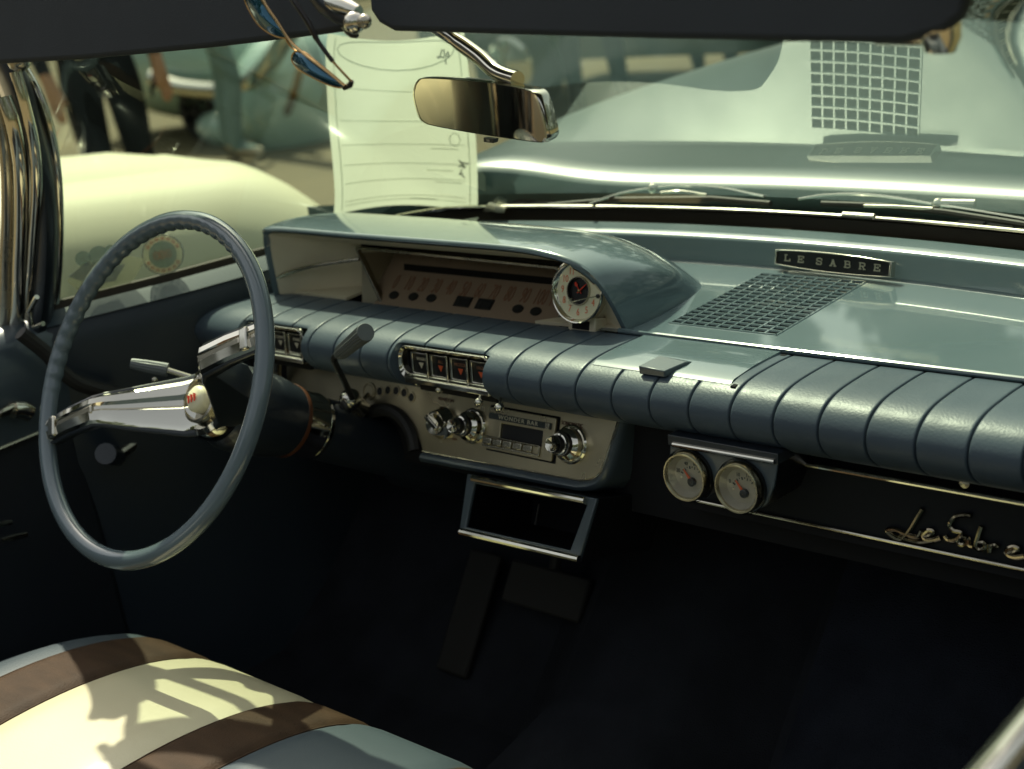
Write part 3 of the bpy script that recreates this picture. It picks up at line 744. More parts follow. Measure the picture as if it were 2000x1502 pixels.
for n in range(1, 13):
    if n == 3: continue
    an = R(90 - 30 * n); rx = rr * (1.0 if n not in (10, 11, 12) else .99)
    t.text(str(n), cf.at(rx * math.cos(an), rx * math.sin(an), -.0040), .0118, .0002, sx=.80)
t.build("numerals", M['numeral'], clock)
def hand(an, L, wd, z, tail=.004):
    f = Fr(cf(0, 0, z), cf.x * math.cos(an) + cf.y * math.sin(an), -cf.x * math.sin(an) + cf.y * math.cos(an)); return f
f = hand(R(128), 0, 0, -.0052); t = MB(); t.plate([f(-.004, -.0006), f(.006, -.0006), f(.0085, -.0022), f(.011, -.0018), f(.0125, 0), f(.011, .0018), f(.0085, .0022), f(.006, .0006), f(-.004, .0006)], f.z * .0006); t.build("hour_hand", M['red'], clock)
f = hand(R(40), 0, 0, -.0046); t = MB(); t.plate([f(-.004, -.0008), f(.006, -.0009), f(.0155, -.0003), f(.0155, .0003), f(.006, .0009), f(-.004, .0008)], f.z * .0006); t.build("minute_hand", M['red'], clock)
MB().lathe(cf, [(.0018, -.0045), (.0016, -.0030), (.0002, -.0028)], 12).build("hand_boss", M['gold'], clock)
st = MB().tube([cf(rC * .74, -.004, -.003), cf(rC * .45, -.008, .008), cf(rC * .16, -.0125, .016)], .0007, 6).build("setting_stem", M['chromew'], clock)
MB().lathe(Fr(cf(rC * .14, -.0125, .0165), cf.x, cf.y), [(.0042, -.006), (.0042, 0), (.0036, .0010), (.0002, .0010)], 16).build("setting_knob", M['clear'], st)
MB().lathe(cf.at(rC * .76, -.004, -.004), [(.0026, 0), (.0024, .002), (.0002, .0025)], 12).build("stem_seat", M['black'], st)
cf = cfb
MB().box((-.020, -rC - .011, -.05), (.022, -rC * .80, -.006), cf).build("clock_foot", M['tan'], clock, bevel=.002)
MB().box((-.013, -rC - .0075, -.0062), (.013, -rC * .92, -.0052), cf).build("foot_slot", M['matblack'], clock)

# ---- gauge pod
gf = Fr(V(-.79, 1.105, .815), (1, 0, 0), (0, .10, .99))
pod = part("gauge_pod", gf.o)
outp = pl(gf, [(1309, 862), (1520, 897), (1512, 950), (1498, 985), (1475, 1000), (1450, 1002), (1425, 990), (1410, 965), (1406, 940), (1398, 934), (1390, 948), (1372, 974), (1350, 981), (1328, 970), (1312, 945), (1307, 905)])
MB().plate([gf(a, b, 0) for a, b in outp], gf.z * -.004).build("pod_face", M['bluegrey'], pod, smooth=30, bevel=.0012)
MB().grid([[gf(a, b, -.0042) for a, b in outp], [gf(a, b, -.07) for a, b in outp]], close_v=True).build("pod_shell", M['black'], pod, smooth=40)
MB().box((outp[0][0] - .002, outp[0][1] - .004, -.03), (outp[1][0] + .001, outp[0][1] + .008, .002), gf).build("pod_bracket", M['navypaint'], pod, bevel=.001)
b0 = gf(*pl(gf, [(1318, 866)])[0], .003); b1 = gf(*pl(gf, [(1516, 900)])[0], .003)
MB().tube([b0, b0.lerp(b1, .5), b1], .0028, 10).build("pod_trim", M['chrome'], pod)
def gauge(u, v, needle, nums):
    a, b = gf.px(u, v); g = gf.at(a, b, 0); r = .0262
    o = MB().lathe(g, [(r * 1.12, -.001), (r * 1.12, .004)], 40).build("gauge", M['black'], pod)
    MB().lathe(g, [(r * 1.03, .001), (r * 1.03, .010), (r * .98, .0125), (r * .92, .0125), (r * .87, .0105), (r * .86, .004)], 40).build("gauge_bezel", M['gaugerim'], o, smooth=40)
    MB().lathe(g, [(r * .90, .0105), (r * .70, .0008)], 40).build("gauge_wall", M['gaugeface'], o)
    MB().lathe(g, [(r * .71, .0010), (.0003, .0010)], 40).build("gauge_dial", M['gaugeface'], o)
    pv = (.004, -.0065)
    t = MB()
    for i in range(11):
        an = R(150 - 12 * i); L = .0030 if i % 2 == 0 else .0015; rr_ = r * .64
        p = Fr(g(pv[0] + (rr_) * math.cos(an), pv[1] + rr_ * math.sin(an), .0013), g.x * math.cos(an) + g.y * math.sin(an), -g.x * math.sin(an) + g.y * math.cos(an))
        t.box((-L, -.0004 if i % 4 else -.0007, 0), (0, .0004 if i % 4 else .0007, .0003), p)
    for s_, an in nums:
        t.text(s_, g.at(pv[0] + r * .80 * math.cos(R(an)), pv[1] + r * .80 * math.sin(R(an)) - .001, .0014), .0058, .0001, sx=.85)
    t.build("gauge_marks", M['darkink'], o)
    an = R(needle); f = Fr(g(pv[0], pv[1], .0030), g.x * math.cos(an) + g.y * math.sin(an), -g.x * math.sin(an) + g.y * math.cos(an))
    MB().plate([f(0, -.0020), f(.015, -.0007), f(.0165, 0), f(.015, .0007), f(0, .0020)], f.z * .0007).build("needle", M['orange'], o)
    MB().lathe(g.at(pv[0], pv[1], .0012), [(.0046, 0), (.0046, .004), (.0036, .0048), (.0003, .0048)], 20).build("needle_hub", M['black'], o)
    MB().sphere(g(-.010, -.004, .0016), .0013, 10).build("dial_pin", M['white'], o)
    MB().lathe(g, [(r * .92, .0095), (.0003, .0112)], 40).build("gauge_glass", M['clear'], o, smooth=60)
gauge(1348, 927, 128, [("40", 112), ("60", 80), ("80", 40), ("20", 150)])
gauge(1450, 949, 128, [("8", 150), ("10", 112), ("12", 80), ("14", 48)])

# ---- glovebox
gv = R(6)
vf = Fr(V(-.62, 1.165, .77), (1, 0, 0), (0, math.sin(gv), math.cos(gv)))
glove = part("glovebox", vf.o)
ga = pl(vf, [(1340, 860), (1690, 930), (2000, 985), (2000, 1115), (1700, 1051), (1340, 975)])
yt = (ga[1][1] + ga[2][1]) / 2; yb = (ga[3][1] + ga[4][1]) / 2; xl = -.90 + .62; xr = .31
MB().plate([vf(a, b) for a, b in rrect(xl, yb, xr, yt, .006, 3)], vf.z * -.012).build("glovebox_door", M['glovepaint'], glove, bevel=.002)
def strip(y, z, r, nm, mt, a0, a1):
    MB().tube([vf(lerp(a0, a1, i / 8), y, z) for i in range(9)], r, 10).build(nm, mt, glove)
strip(yt + .002, .003, .0028, "upper_moulding", M['chrome'], xl, xr); strip(yb + .002, .002, .0022, "lower_moulding", M['chromew'], xl, xr)
MB().box((xl, yb - .010, -.02), (xr, yb - .001, -.001), vf).build("dash_valance", M['matblack'], glove)
a, b = pl(vf, [(1887, 944)])[0]
MB().lathe(Fr(vf(a, yt + .012, .002), vf.x, vf.y), [(.005, -.004), (.005, .002), (.0003, .003)], 14).build("latch_screw", M['chromew'], glove)
# script emblem
def sp(u, v, z=.003): a, b = pl(vf, [(u, v)])[0]; return vf(a, b, z)
scr = part("script_emblem", sp(1870, 1050))
S1 = [[(1805, 992), (1795, 1008), (1782, 1030), (1770, 1046), (1760, 1052), (1740, 1040), (1736, 1034), (1750, 1032), (1775, 1042), (1795, 1046), (1803, 1034)],
      [(1758, 1046), (1775, 1053), (1800, 1058), (1826, 1055)],
      [(1806, 1046), (1818, 1044), (1826, 1036), (1815, 1034), (1806, 1044), (1812, 1052), (1826, 1052), (1840, 1048)],
      [(1900, 1005), (1885, 1004), (1868, 1008), (1858, 1022), (1866, 1034), (1880, 1038), (1872, 1050), (1855, 1052), (1848, 1044)],
      [(1892, 1049), (1881, 1046), (1874, 1054), (1880, 1062), (1890, 1059), (1894, 1049), (1895, 1062), (1903, 1065)],
      [(1920, 1026), (1914, 1044), (1909, 1064), (1917, 1071), (1927, 1067), (1926, 1058), (1914, 1057)],
      [(1935, 1060), (1936, 1076), (1938, 1066), (1946, 1062), (1953, 1067)],
      [(1966, 1078), (1982, 1076), (1992, 1070), (1982, 1066), (1970, 1072), (1972, 1082), (1986, 1086), (2004, 1084)]]
SN = ["script_letter"] * len(S1)
for pts, nm in zip(S1, SN):
    c_ = cat([sp(u, v, .0030) for u, v in pts], 5)
    MB().tube(c_, [.0026] * len(c_), 8).build(nm, M['darkchrome'], scr)

# ---- left end: cowl side, kick panel, door
side = part("cowl_side", (-1.76, 1.05, .85))
rows = []
b_ = [p for p in base3 if p.x < -1.50 and p.y < 1.50]
for p in b_:
    t = max(0, min(1, (p.y - .93) / .45))
    ins_ = (V(XC, .95, 0) - V(p.x, p.y, 0)).normalized()
    q0 = p + ins_ * .018 + V(0, 0, -.012); q1 = p + ins_ * .030 + V(0, 0, -.022)
    q2 = V(lerp(-1.748, max(-1.70, q1.x - .0), t * .0), q1.y, .90); q2.x = min(q1.x + .01, -1.655)
    q3 = V(q2.x - .012, q1.y, .82); q4 = V(q2.x - .03, q1.y, .62); q5 = V(q2.x - .03, q1.y, .3)
    rows.append([p + ins_ * .010 + V(0, 0, -.006), q0, q1, q2, q3, q4, q5])
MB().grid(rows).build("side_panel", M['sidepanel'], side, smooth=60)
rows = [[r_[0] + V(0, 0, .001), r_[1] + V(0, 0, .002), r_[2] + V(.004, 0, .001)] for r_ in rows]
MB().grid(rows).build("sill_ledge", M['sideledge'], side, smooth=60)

door = part("driver_door", (-1.8, .45, .65))
MB().box((-1.93, -.35, .32), (-1.785, .945, .80)).build("door_card", M['navy'], door, bevel=.01)
rows = [[V(-1.778, y, .795), V(-1.768, y, .86), V(-1.770, y, .925), V(-1.79, y, .948), V(-1.93, y, .935)] for y in (-.35, 0, .4, .75, .90, .945)]
MB().grid(rows).build("door_cap", M['bluegrey'], door, smooth=60)
MB().tube([V(-1.778, y, .798) for y in (-.35, .2, .6, .93)], .0035, 8).build("door_trim", M['chromew'], door)
MB().box((-1.83, -.35, .940), (-1.80, .80, .956)).build("door_sill_moulding", M['chromew'], door, bevel=.002)
def dpx(u, v, x=-1.76): return onx(u, v, x)
h_ = MB().tube([dpx(-45, 825), dpx(0, 808), dpx(24, 796), dpx(32, 796)], [.006, .006, .008, .006], 10).build("door_handle", M['chromew'], door)
MB().tube([dpx(26, 800), dpx(42, 800), dpx(58, 806)], [.012, .013, .013], 12).build("handle_knob", M['chrome'], h_)
c_ = MB().tube([dpx(320, 828), dpx(270, 862), dpx(225, 893)], [.006, .007, .009], 10).build("window_crank", M['chromew'], door)
MB().tube([dpx(228, 892), onx(206, 886, -1.72)], [.013, .015], 14).build("crank_knob", M['navypaint'], c_)
MB().tube([dpx(-30, 1030), dpx(22, 1020)], .0038, 8).build("armrest_trim", M['chrome'], door)
MB().tube([dpx(2, 1056), dpx(52, 1044)], .0042, 8).build("armrest_lower_trim", M['chrome'], door)
MB().box((-1.785, .1, .52), (-1.745, .55, .60)).build("armrest", M['navy'], door, bevel=.012)
kp = [dpx(40, 650, -1.74), dpx(90, 690, -1.735), dpx(120, 725, -1.73), dpx(160, 752, -1.725), dpx(230, 770, -1.72)]
MB().tube(cat(kp, 5), .010, 10).build("door_weatherstrip", M['rubber'], side)

# ---- steering wheel
WC = V(-1.422, .852, .923); WN = V(0, -.851, .5255).normalized(); WA = R(24)
wx = V(1, 0, 0); wu = WN.cross(wx).normalized(); wu = wu if wu.z > 0 else -wu
wf = Fr(WC, wx * math.cos(WA) + wu * math.sin(WA), -wx * math.sin(WA) + wu * math.cos(WA))   # x along the spokes, z to the driver
wheel = part("steering_wheel", WC)
rows = []; NR = 360; RM = .2035
for i in range(NR):
    an = 2 * math.pi * i / NR; s = wf(math.cos(an), math.sin(an)) - WC
    top_ = math.cos(an - R(90 + 24 - 24))
    grip = .5 + .5 * math.tanh(6 * (abs(math.sin(an)) - .18)) if math.sin(an) > 0 else .5 + .5 * math.tanh(6 * (abs(math.sin(an)) - .45))
    grip = max(0, math.sin(an - R(10))) ** .6 if an < math.pi else 0
    grip = 1.0 if R(30) < an < R(165) else 0.0
    rp_ = .0006 * grip * (math.cos(an * 66))
    r_ = []
    for k_ in range(14):
        b = 2 * math.pi * k_ / 14; rad = .0115
        cx_ = math.cos(b); rr_ = rad
        if cx_ < -.1: rr_ = rad + rp_ * min(1, (-cx_ - .1) * 2) * 1.4
        r_.append(WC + s * (RM + rr_ * cx_) + wf.z * (rr_ * .92 * math.sin(b)))
    rows.append(r_)
MB().grid(rows, close_u=True, close_v=True).build("wheel_rim", M['rim'], wheel, smooth=80)
for sg_ in (-1, 1):
    prof = [(.196, .000, .019, .014), (.150, .004, .020, .013), (.104, .002, .021, .016), (.092, -.006, .023, .045), (.080, -.022, .027, .062), (.030, -.078, .040, .062), (.0, -.092, .043, .05)]
    rr2 = []; tr = []; ch = []
    for r_, h, wd, dp in prof:
        c_ = wf(sg_ * r_, 0, h)
        rr2.append([wf(sg_ * r_, -wd, h), wf(sg_ * r_, -wd * .88, h + .003), wf(sg_ * r_, wd * .88, h + .003), wf(sg_ * r_, wd, h), wf(sg_ * r_, wd * .8, h - dp), wf(sg_ * r_, -wd * .8, h - dp)])
        ch.append([wf(sg_ * r_, -wd * .80, h + .0032), wf(sg_ * r_, -wd * .62, h + .0060), wf(sg_ * r_, -wd * .10, h + .0075), wf(sg_ * r_, wd * .02, h + .0040), wf(sg_ * r_, wd * .20, h + .0040), wf(sg_ * r_, wd * .34, h + .0085), wf(sg_ * r_, wd * .66, h + .0070), wf(sg_ * r_, wd * .80, h + .0032)])
    s_ = MB().grid(rr2, close_v=True).build("wheel_spoke", M['navypaint'], wheel, smooth=30, bevel=.0015)
    MB().grid(ch).build("spoke_insert", M['chrome'], s_, smooth=25)
    MB().box((sg_ * .180 - .006, -.013, .004), (sg_ * .180 + .006, .013, .012), wf).build("horn_bar_end", M['chrome'], s_, bevel=.002)
    MB().box((min(sg_ * .10, sg_ * .172), -.005, .005), (max(sg_ * .10, sg_ * .172), .006, .0095), wf).build("horn_bar", M['chromew'], s_, bevel=.002)
# hub dish and emblem
hub = MB().lathe(wf, [(.047, -.105), (.047, -.090), (.043, -.083), (.036, -.080), (.030, -.081)], 36).build("wheel_hub", M['chrome'], wheel, smooth=30)
MB().lathe(wf, [(.0295, -.082), (.0290, -.0735), (.0255, -.0725), (.0245, -.079), (.0003, -.081)], 36).build("emblem_ring", M['chromew'], hub, smooth=30)
MB().lathe(wf, [(.0170, -.081), (.0165, -.070), (.0120, -.0655), (.0003, -.0635)], 28).build("emblem_dome", M['ivory'], hub, smooth=50)
t = MB()
for k_ in (-1, 0, 1):
    t.plate([wf(k_ * .0055 + a_, b_, .0) + wf.z * -.0632 for a_, b_ in ((-.0022, .005), (.0022, .003), (.0005, -.006), (-.0008, -.006))], wf.z * .0008)
t.build("emblem_shields", M['red'], hub)
# shroud behind the right spoke
# ---- steering column
ax = -WN
cf2 = Fr(WC, wx, wu)                       # z towards the driver
colm = part("steering_column", WC + ax * .35)
MB().lathe(cf2, [(.03, -.10), (.046, -.105), (.054, -.122), (.056, -.15), (.053, -.185), (.0475, -.212)], 40).build("column_bell", M['navypaint'], colm, smooth=50)
MB().lathe(cf2, [(.0480, -.211), (.0487, -.213), (.0484, -.217), (.0455, -.218)], 40).build("amber_ring", M['amber'], colm, smooth=50)
MB().lathe(cf2, [(.0430, -.217), (.0445, -.219), (.0440, -.252), (.0450, -.254), (.0442, -.260), (.038, -.261)], 40).build("chrome_collar", M['chrome'], colm, smooth=30)
MB().lathe(cf2, [(.0400, -.260), (.0415, -.266), (.0425, -.42), (.052, -.44), (.052, -.66)], 32).build("column_jacket", M['navypaint'], colm, smooth=40)
# rubber arch where it passes the dash
ar = [rf(*q_, .0015) for q_ in pl(rf, [(812, 880), (806, 850), (794, 826), (776, 808), (752, 800), (728, 804)])]
MB().tube(cat(ar, 4), .009, 10).build("column_gasket", M['rubber'], colm)
# gear lever
gs = ony(685, 781, 1.125)
gl = MB().sphere(gs, .0155, 18).build("gear_lever", M['chrome'], colm)
MB().tube([gs + V(.0, .014, -.02), gs], [.014, .013], 14).build("lever_socket", M['chromew'], gl)
k0 = ony(688, 778, 1.105); k1 = ony(652, 702, 1.075); k2 = ony(664, 690, 1.068); k3 = ony(714, 649, 1.045)
MB().tube(cat([k0, k0.lerp(k1, .5), k1, k2], 4), .0042, 10).build("lever_arm", M['black'], gl)
dirk = (k3 - k2).normalized(); kfr = Fr(k2 - dirk * .006, dirk.orthogonal(), dirk.cross(dirk.orthogonal()))
if kfr.z.dot(dirk) < 0: kfr = Fr(kfr.o, kfr.y, kfr.x)
Lk = (k3 - k2).length + .006
def flute(fr, prof, n=20, dep=.10):
    mb = MB(); m = n * 4; rows = []
    for r_, h, fl in prof:
        rows.append([fr(r_ * (1 - dep * fl * (.5 + .5 * math.cos(n * 2 * math.pi * k_ / m))) * math.cos(2 * math.pi * k_ / m), r_ * (1 - dep * fl * (.5 + .5 * math.cos(n * 2 * math.pi * k_ / m))) * math.sin(2 * math.pi * k_ / m), h) for k_ in range(m)])
    return mb.grid(rows, close_v=True)
flute(kfr, [(.003, 0, 0), (.0065, .001, 0), (.0075, .006, .3), (.0095, .012, 1), (.0105, Lk * .6, 1), (.0115, Lk * .96, 1), (.0112, Lk, .3), (.0105, Lk + .001, 0), (.0003, Lk + .001, 0)]).build("lever_knob", M['grey'], gl, smooth=30)
# turn signal lever
t0 = onx(396, 745, -1.47); t1 = onx(322, 722, -1.50); t2 = onx(256, 710, -1.53)
tsl = MB().tube([t0, t1], .0042, 10).build("signal_lever", M['chromew'], colm)
dr = (t2 - t1).normalized(); tf = Fr(t1 - dr * .004, dr.orthogonal(), dr.cross(dr.orthogonal()))
if tf.z.dot(dr) < 0: tf = Fr(tf.o, tf.y, tf.x)
L_ = (t2 - t1).length
flute(tf, [(.004, 0, 0), (.0088, .0005, 0), (.0090, .004, 1), (.0082, L_ * .6, 1), (.0072, L_, 1), (.0066, L_ + .004, 0), (.0003, L_ + .0045, 0)], 14, .08).build("signal_knob", M['grey'], tsl, smooth=30)
MB().sphere(onx(302, 742, -1.5), .0045, 10).build("signal_button", M['chromew'], tsl)

# ---- bench seat
seat = part("bench_seat", (XC, .5, .55))
SP = [(.86, .36), (.873, .44), (.868, .50), (.850, .555), (.820, .590), (.780, .613), (.720, .632), (.640, .645), (.55, .648), (.45, .640), (.33, .615), (.27, .57)]
SPC = cat([V(0, y, z) for y, z in SP], 4)
def seat_strip(name, x0, x1, m, crown=.0):
    rows = []
    n = 13
    for i in range(n):
        t = i / (n - 1); x = lerp(x0, x1, t); e = 4 * t * (1 - t)
        pu = crown * min(1, e * 2.5) - .0018 * (1 - min(1, e * 6))
        rows.append([V(x, p.y + (pu * .5 if p.y > .8 else 0), p.z + pu - .012 - .105 * max(0, (-1.505 - x) / .24) ** 1.3) for p in SPC])
    return MB().grid(rows).build(name, m, seat, smooth=60)
ST = [(-1.76, -1.502, 'seatblue'), (-1.502, -1.402, 'brownvinyl'), (-1.402, -1.198, 'cream'), (-1.198, -1.112, 'brownvinyl'), (-1.112, -.948, 'seatblue'), (-.948, -.862, 'brownvinyl'), (-.862, -.658, 'cream'), (-.658, -.558, 'brownvinyl'), (-.558, -.30, 'seatblue')]
for x0, x1, m in ST:
    o = seat_strip({'seatblue': "blue_panel", 'brownvinyl': "brown_stripe", 'cream': "cream_stripe"}[m], x0, x1, M[m], .004)
for x in [s_[1] for s_ in ST[:-1]]:
    MB().tube([V(x, p.y, p.z - .0135 - .105 * max(0, (-1.505 - x) / .24) ** 1.3) for p in SPC], .0016, 6).build("seam_piping", M['brownvinyl'], seat)
rows = [[V(x, .24, .50), V(x, .27, .62), V(x, .25, .78), V(x, .22, .90), V(x, .18, .93), V(x, .12, .92), V(x, .08, .86), V(x, .08, .35)] for x in (-1.76, -1.5, -1.03, -.55, -.30)]
MB().grid(rows).build("seat_back", M['seatblue'], seat, smooth=60)

# ---- floor, firewall, tunnel, far side
floor = part("floor_pan", (XC, .6, .3))
MB().grid([[V(x, y, z) for x in (-1.93, -.13)] for y, z in ((-.7, .30), (.95, .30), (1.15, .33), (1.45, .62), (1.492, .88))]).build("carpet", M['carpet'], floor, smooth=30)
rows = []
for y, z in ((.2, .30), (.95, .30), (1.15, .33), (1.45, .62)):
    rows.append([V(XC + x, y, z + h) for x, h in ((-.19, -.005), (-.15, .03), (-.09, .10), (0, .125), (.09, .10), (.15, .03), (.19, -.005))])
MB().grid(rows).build("tunnel_cover", M['carpet'], floor, smooth=60)
rows = [[V(x, y, z + .004) for x in (-.83, -.30)] for y, z in ((.5, .30), (.95, .30), (1.15, .335), (1.40, .58))]
MB().grid(rows).build("passenger_carpet", M['bluecarpet'], floor, smooth=30)
MB().box((-1.95, -.72, .25), (-.11, -.68, .92)).build("rear_bulkhead", M['navy'], floor)
pd = part("brake_pedal", (-1.3, 1.25, .55))
bp = Fr(ony(1120, 1125, 1.24), (1, 0, 0), (0, .7, .7))
MB().box((-.07, -.03, 0), (.07, .03, .012), Fr(V(-1.22, 1.26, .50), (1, 0, 0), (0, .6, .8))).build("pedal_pad", M['under'], pd, bevel=.004)
MB().tube([V(-1.22, 1.27, .51), V(-1.22, 1.33, .64), V(-1.22, 1.36, .75)], .008, 8).build("pedal_arm", M['under'], pd)
MB().box((-.03, -.09, 0), (.03, .09, .010), Fr(V(-1.36, 1.24, .44), (1, 0, 0), (0, .6, .8))).build("throttle_pad", M['under'], pd, bevel=.004)
pdoor = part("passenger_door", (-.22, .3, .6))
MB().box((-.275, -.35, .32), (-.12, .945, .90)).build("door_card", M['navy'], pdoor, bevel=.01)
rows = [[V(x, y, z) for y in (-.35, .2, .6, .94)] for x, z in ((-.285, .88), (-.288, .925), (-.282, .950), (-.27, .964), (-.25, .966), (-.23, .962), (-.11, .945))]
MB().grid(rows).build("door_cap", M['bluegrey'], pdoor, smooth=60)
MB().tube([V(-.268, y, .975) for y in (-.35, .2, .6, .93)], .009, 12, sx=.7).build("door_sill_moulding", M['chrome'], pdoor)

# ---- sun visors
def visor(name, px, Y, th, label=None):
    f = Fr(ony(px[0][0], px[0][1], Y), (1, 0, 0), (0, .25, .97))
    vz = part(name, f.o); pts = [f(*f.px(u, v)) for u, v in px]
    o = MB().plate(pts, V(0, .012, -.003)).build("visor_board", M['visor'], vz, bevel=.0045, seg=3, smooth=40)
    return vz, f
vl, vlf = visor("sun_visor", [(-40, 127), (0, 123), (160, 114), (400, 92), (620, 66), (660, 60), (690, 40), (640, 5), (560, -40), (480, -120), (-40, -120)], .875, .014)
vr, vrf = visor("sun_visor", [(715, -60), (722, 20), (738, 44), (765, 59), (1000, 66), (1300, 74), (1690, 82), (1760, 82), (1840, 60), (1878, 30), (1890, -10), (1890, -80)], .955, .014)
# visor hardware in the middle
hw = part("visor_hinge", ony(690, 30, .865))
def y99(u, v, y=.865): return ony(u, v, y)
MB().tube([y99(610, -30), y99(640, 8), y99(668, 30), y99(690, 42)], [.011, .011, .009, .006], 10).build("hinge_arm", M['navypaint'], hw, smooth=60)
MB().tube([y99(645, 5), y99(668, 12), y99(700, 24)], [.009, .010, .006], 12).build("hinge_plate", M['chrome'], hw, smooth=40)
MB().sphere(y99(692, 44, .86), .010, 14).build("hinge_ball", M['chrome'], hw)
MB().sphere(y99(712, 42, .86), .0065, 12).build("hinge_screw", M['chromew'], hw)
MB().tube([y99(678, 48), y99(684, 58), y99(692, 66), y99(698, 71)], [.006, .0055, .0045, .002], 10).build("coat_hook", M['black'], hw)
vp = part("visor_pivot", ony(1800, 70, .95))
MB().tube([ony(1685, 60, .95), ony(1720, 68, .95), ony(1790, 66, .95), ony(1835, 60, .95)], [.006, .008, .009, .010], 12).build("pivot_arm", M['chrome'], vp, smooth=60)
MB().tube([ony(1838, 40, .95), ony(1838, 70, .95), ony(1836, 100, .95)], [.0135, .0145, .011], 16).build("pivot_cap", M['chrome'], vp, smooth=40)

# ---- rear-view mirror
mn = V(-.334, -.94, .02).normalized(); mo = CAM + ray(940, 215) * 1.461
mf = Fr(mo, V(.94, -.334, 0), V(0, 0, 1)); mrr = part("rear_view_mirror", mo)
mpx = [(808, 190), (810, 170), (816, 158), (828, 152), (880, 154), (960, 161), (1025, 173), (1044, 181), (1053, 196), (1063, 230), (1070, 262), (1067, 273), (1056, 278), (1000, 271), (920, 259), (850, 246), (829, 239), (818, 226)]
mp = [mf.px(u, v) for u, v in mpx]; sm = catc([V(a, b, 0) for a, b in mp], 4)
cx_ = sum((p for p in sm), Vector()) / len(sm)
def mscale(p, k): return cx_ + (p - cx_) * k
zs = 1 if mf.z.dot(CAM - mo) > 0 else -1
def mp3(p, h): return mf(p.x, p.y, h * zs)
MB().grid([[mp3(mscale(p, .975), .0012) for p in sm], [mp3(p, .001) for p in sm], [mp3(mscale(p, 1.012), -.004) for p in sm], [mp3(mscale(p, .98), -.014) for p in sm], [mp3(mscale(p, .6), -.026) for p in sm], [mp3(mscale(p, .02), -.028) for p in sm]], close_v=True).build("mirror_case", M['chrome'], mrr, smooth=50)
MB().plate([mp3(mscale(p, .978), .0008) for p in sm], mf.z * zs * -.001).build("mirror_glass", M['mirror'], mrr)
mab = mp3(V(*mf.px(990, 160), 0), -.012)
apts = [ony(850, 52, 1.075), ony(890, 78, 1.078), ony(935, 110, 1.072), ony(970, 140, 1.062), mab]
MB().tube(cat(apts, 5), [.0075] * 6 + [.0085] * 15, 12, sx=1.0).build("mirror_arm", M['chrome'], mrr, smooth=60)
tb = [mf.px(u, v) for u, v in ((947, 268), (968, 271), (966, 279), (948, 277))]
tt = MB().plate([mf(a, b, -.004 * zs) for a, b in tb], mf.z * zs * .006).build("dip_tab", M['black'], mrr, bevel=.0006)
t = MB(); a = mf.px(957, 274); t.text("DAY", mf.at(a[0], a[1], .0022 * zs) if zs > 0 else Fr(mf(a[0], a[1], .0022 * zs), -mf.x, mf.y), .0034, .0002); t.build("tab_lettering", M['white'], tt)

# ---- outside bodywork: cowl, hood, wipers
body = part("front_bodywork", (XC, 2.4, .9))
rows = []
ys = [1.575, 1.60, 1.64, 1.70, 1.745]; zz = [.945, .938, .925, .915, .905]
for x in [XC - .62 + 1.24 * i / 30 for i in range(31)]:
    g = glass_base(x) - 1.572
    rows.append([V(x, y + g * .9, z) for y, z in zip(ys, zz)])
MB().grid(rows).build("cowl_panel", M['cowlpaint'], body, smooth=60)
t = MB()
for i in range(26):
    x = XC - .55 + i * .0425
    if i % 6 == 5: continue
    t.box((x, 1.655, .9225), (x + .036, 1.70, .9245))
t.build("cowl_vent", M['matblack'], body)
def hoodz(x, y):
    dx = (x - XC); z = .955 + .02 * math.sin(min(1, (y - 1.78) / .5) * 1.57) - .06 * max(0, (y - 2.4)) ** 2 * .6
    z += .030 * math.exp(-((abs(dx) - .62) / .16) ** 2) - .09 * max(0, abs(dx) - .72) / .2
    z -= .018 * math.exp(-((dx) / .35) ** 2) * min(1, max(0, y - 1.9))
    return z
rows = []
for x in [XC - .96 + 1.92 * i / 48 for i in range(49)]:
    y0 = 1.755 - .18 * abs(x - XC) ** 2
    r_ = [V(x, y0 + .012, .90), V(x, y0, .925), V(x, y0 - .002, hoodz(x, 1.78) - .012), V(x, y0 + .010, hoodz(x, 1.78) - .002)]
    for j in range(1, 24):
        y = y0 + .010 + j * .066; r_.append(V(x, y, hoodz(x, y)))
    r_.append(V(x, r_[-1].y + .05, r_[-1].z - .12)); r_.append(V(x, r_[-1].y, .35))
    rows.append(r_)
MB().grid(rows).build("hood_panel", M['hoodpaint'], body, smooth=50)
for s_ in (-1, 1):
    rows = [[V(XC + s_ * .955, y, z), V(XC + s_ * 1.0, y, z - .05), V(XC + s_ * 1.005, y, .6), V(XC + s_ * .98, y, .3)] for y, z in ((-.6, .85), (.9, .85), (1.7, .86), (2.6, .86), (3.2, .84), (3.35, .7))]
    MB().grid(rows).build("fender_side", M['hoodpaint'], body, smooth=50)
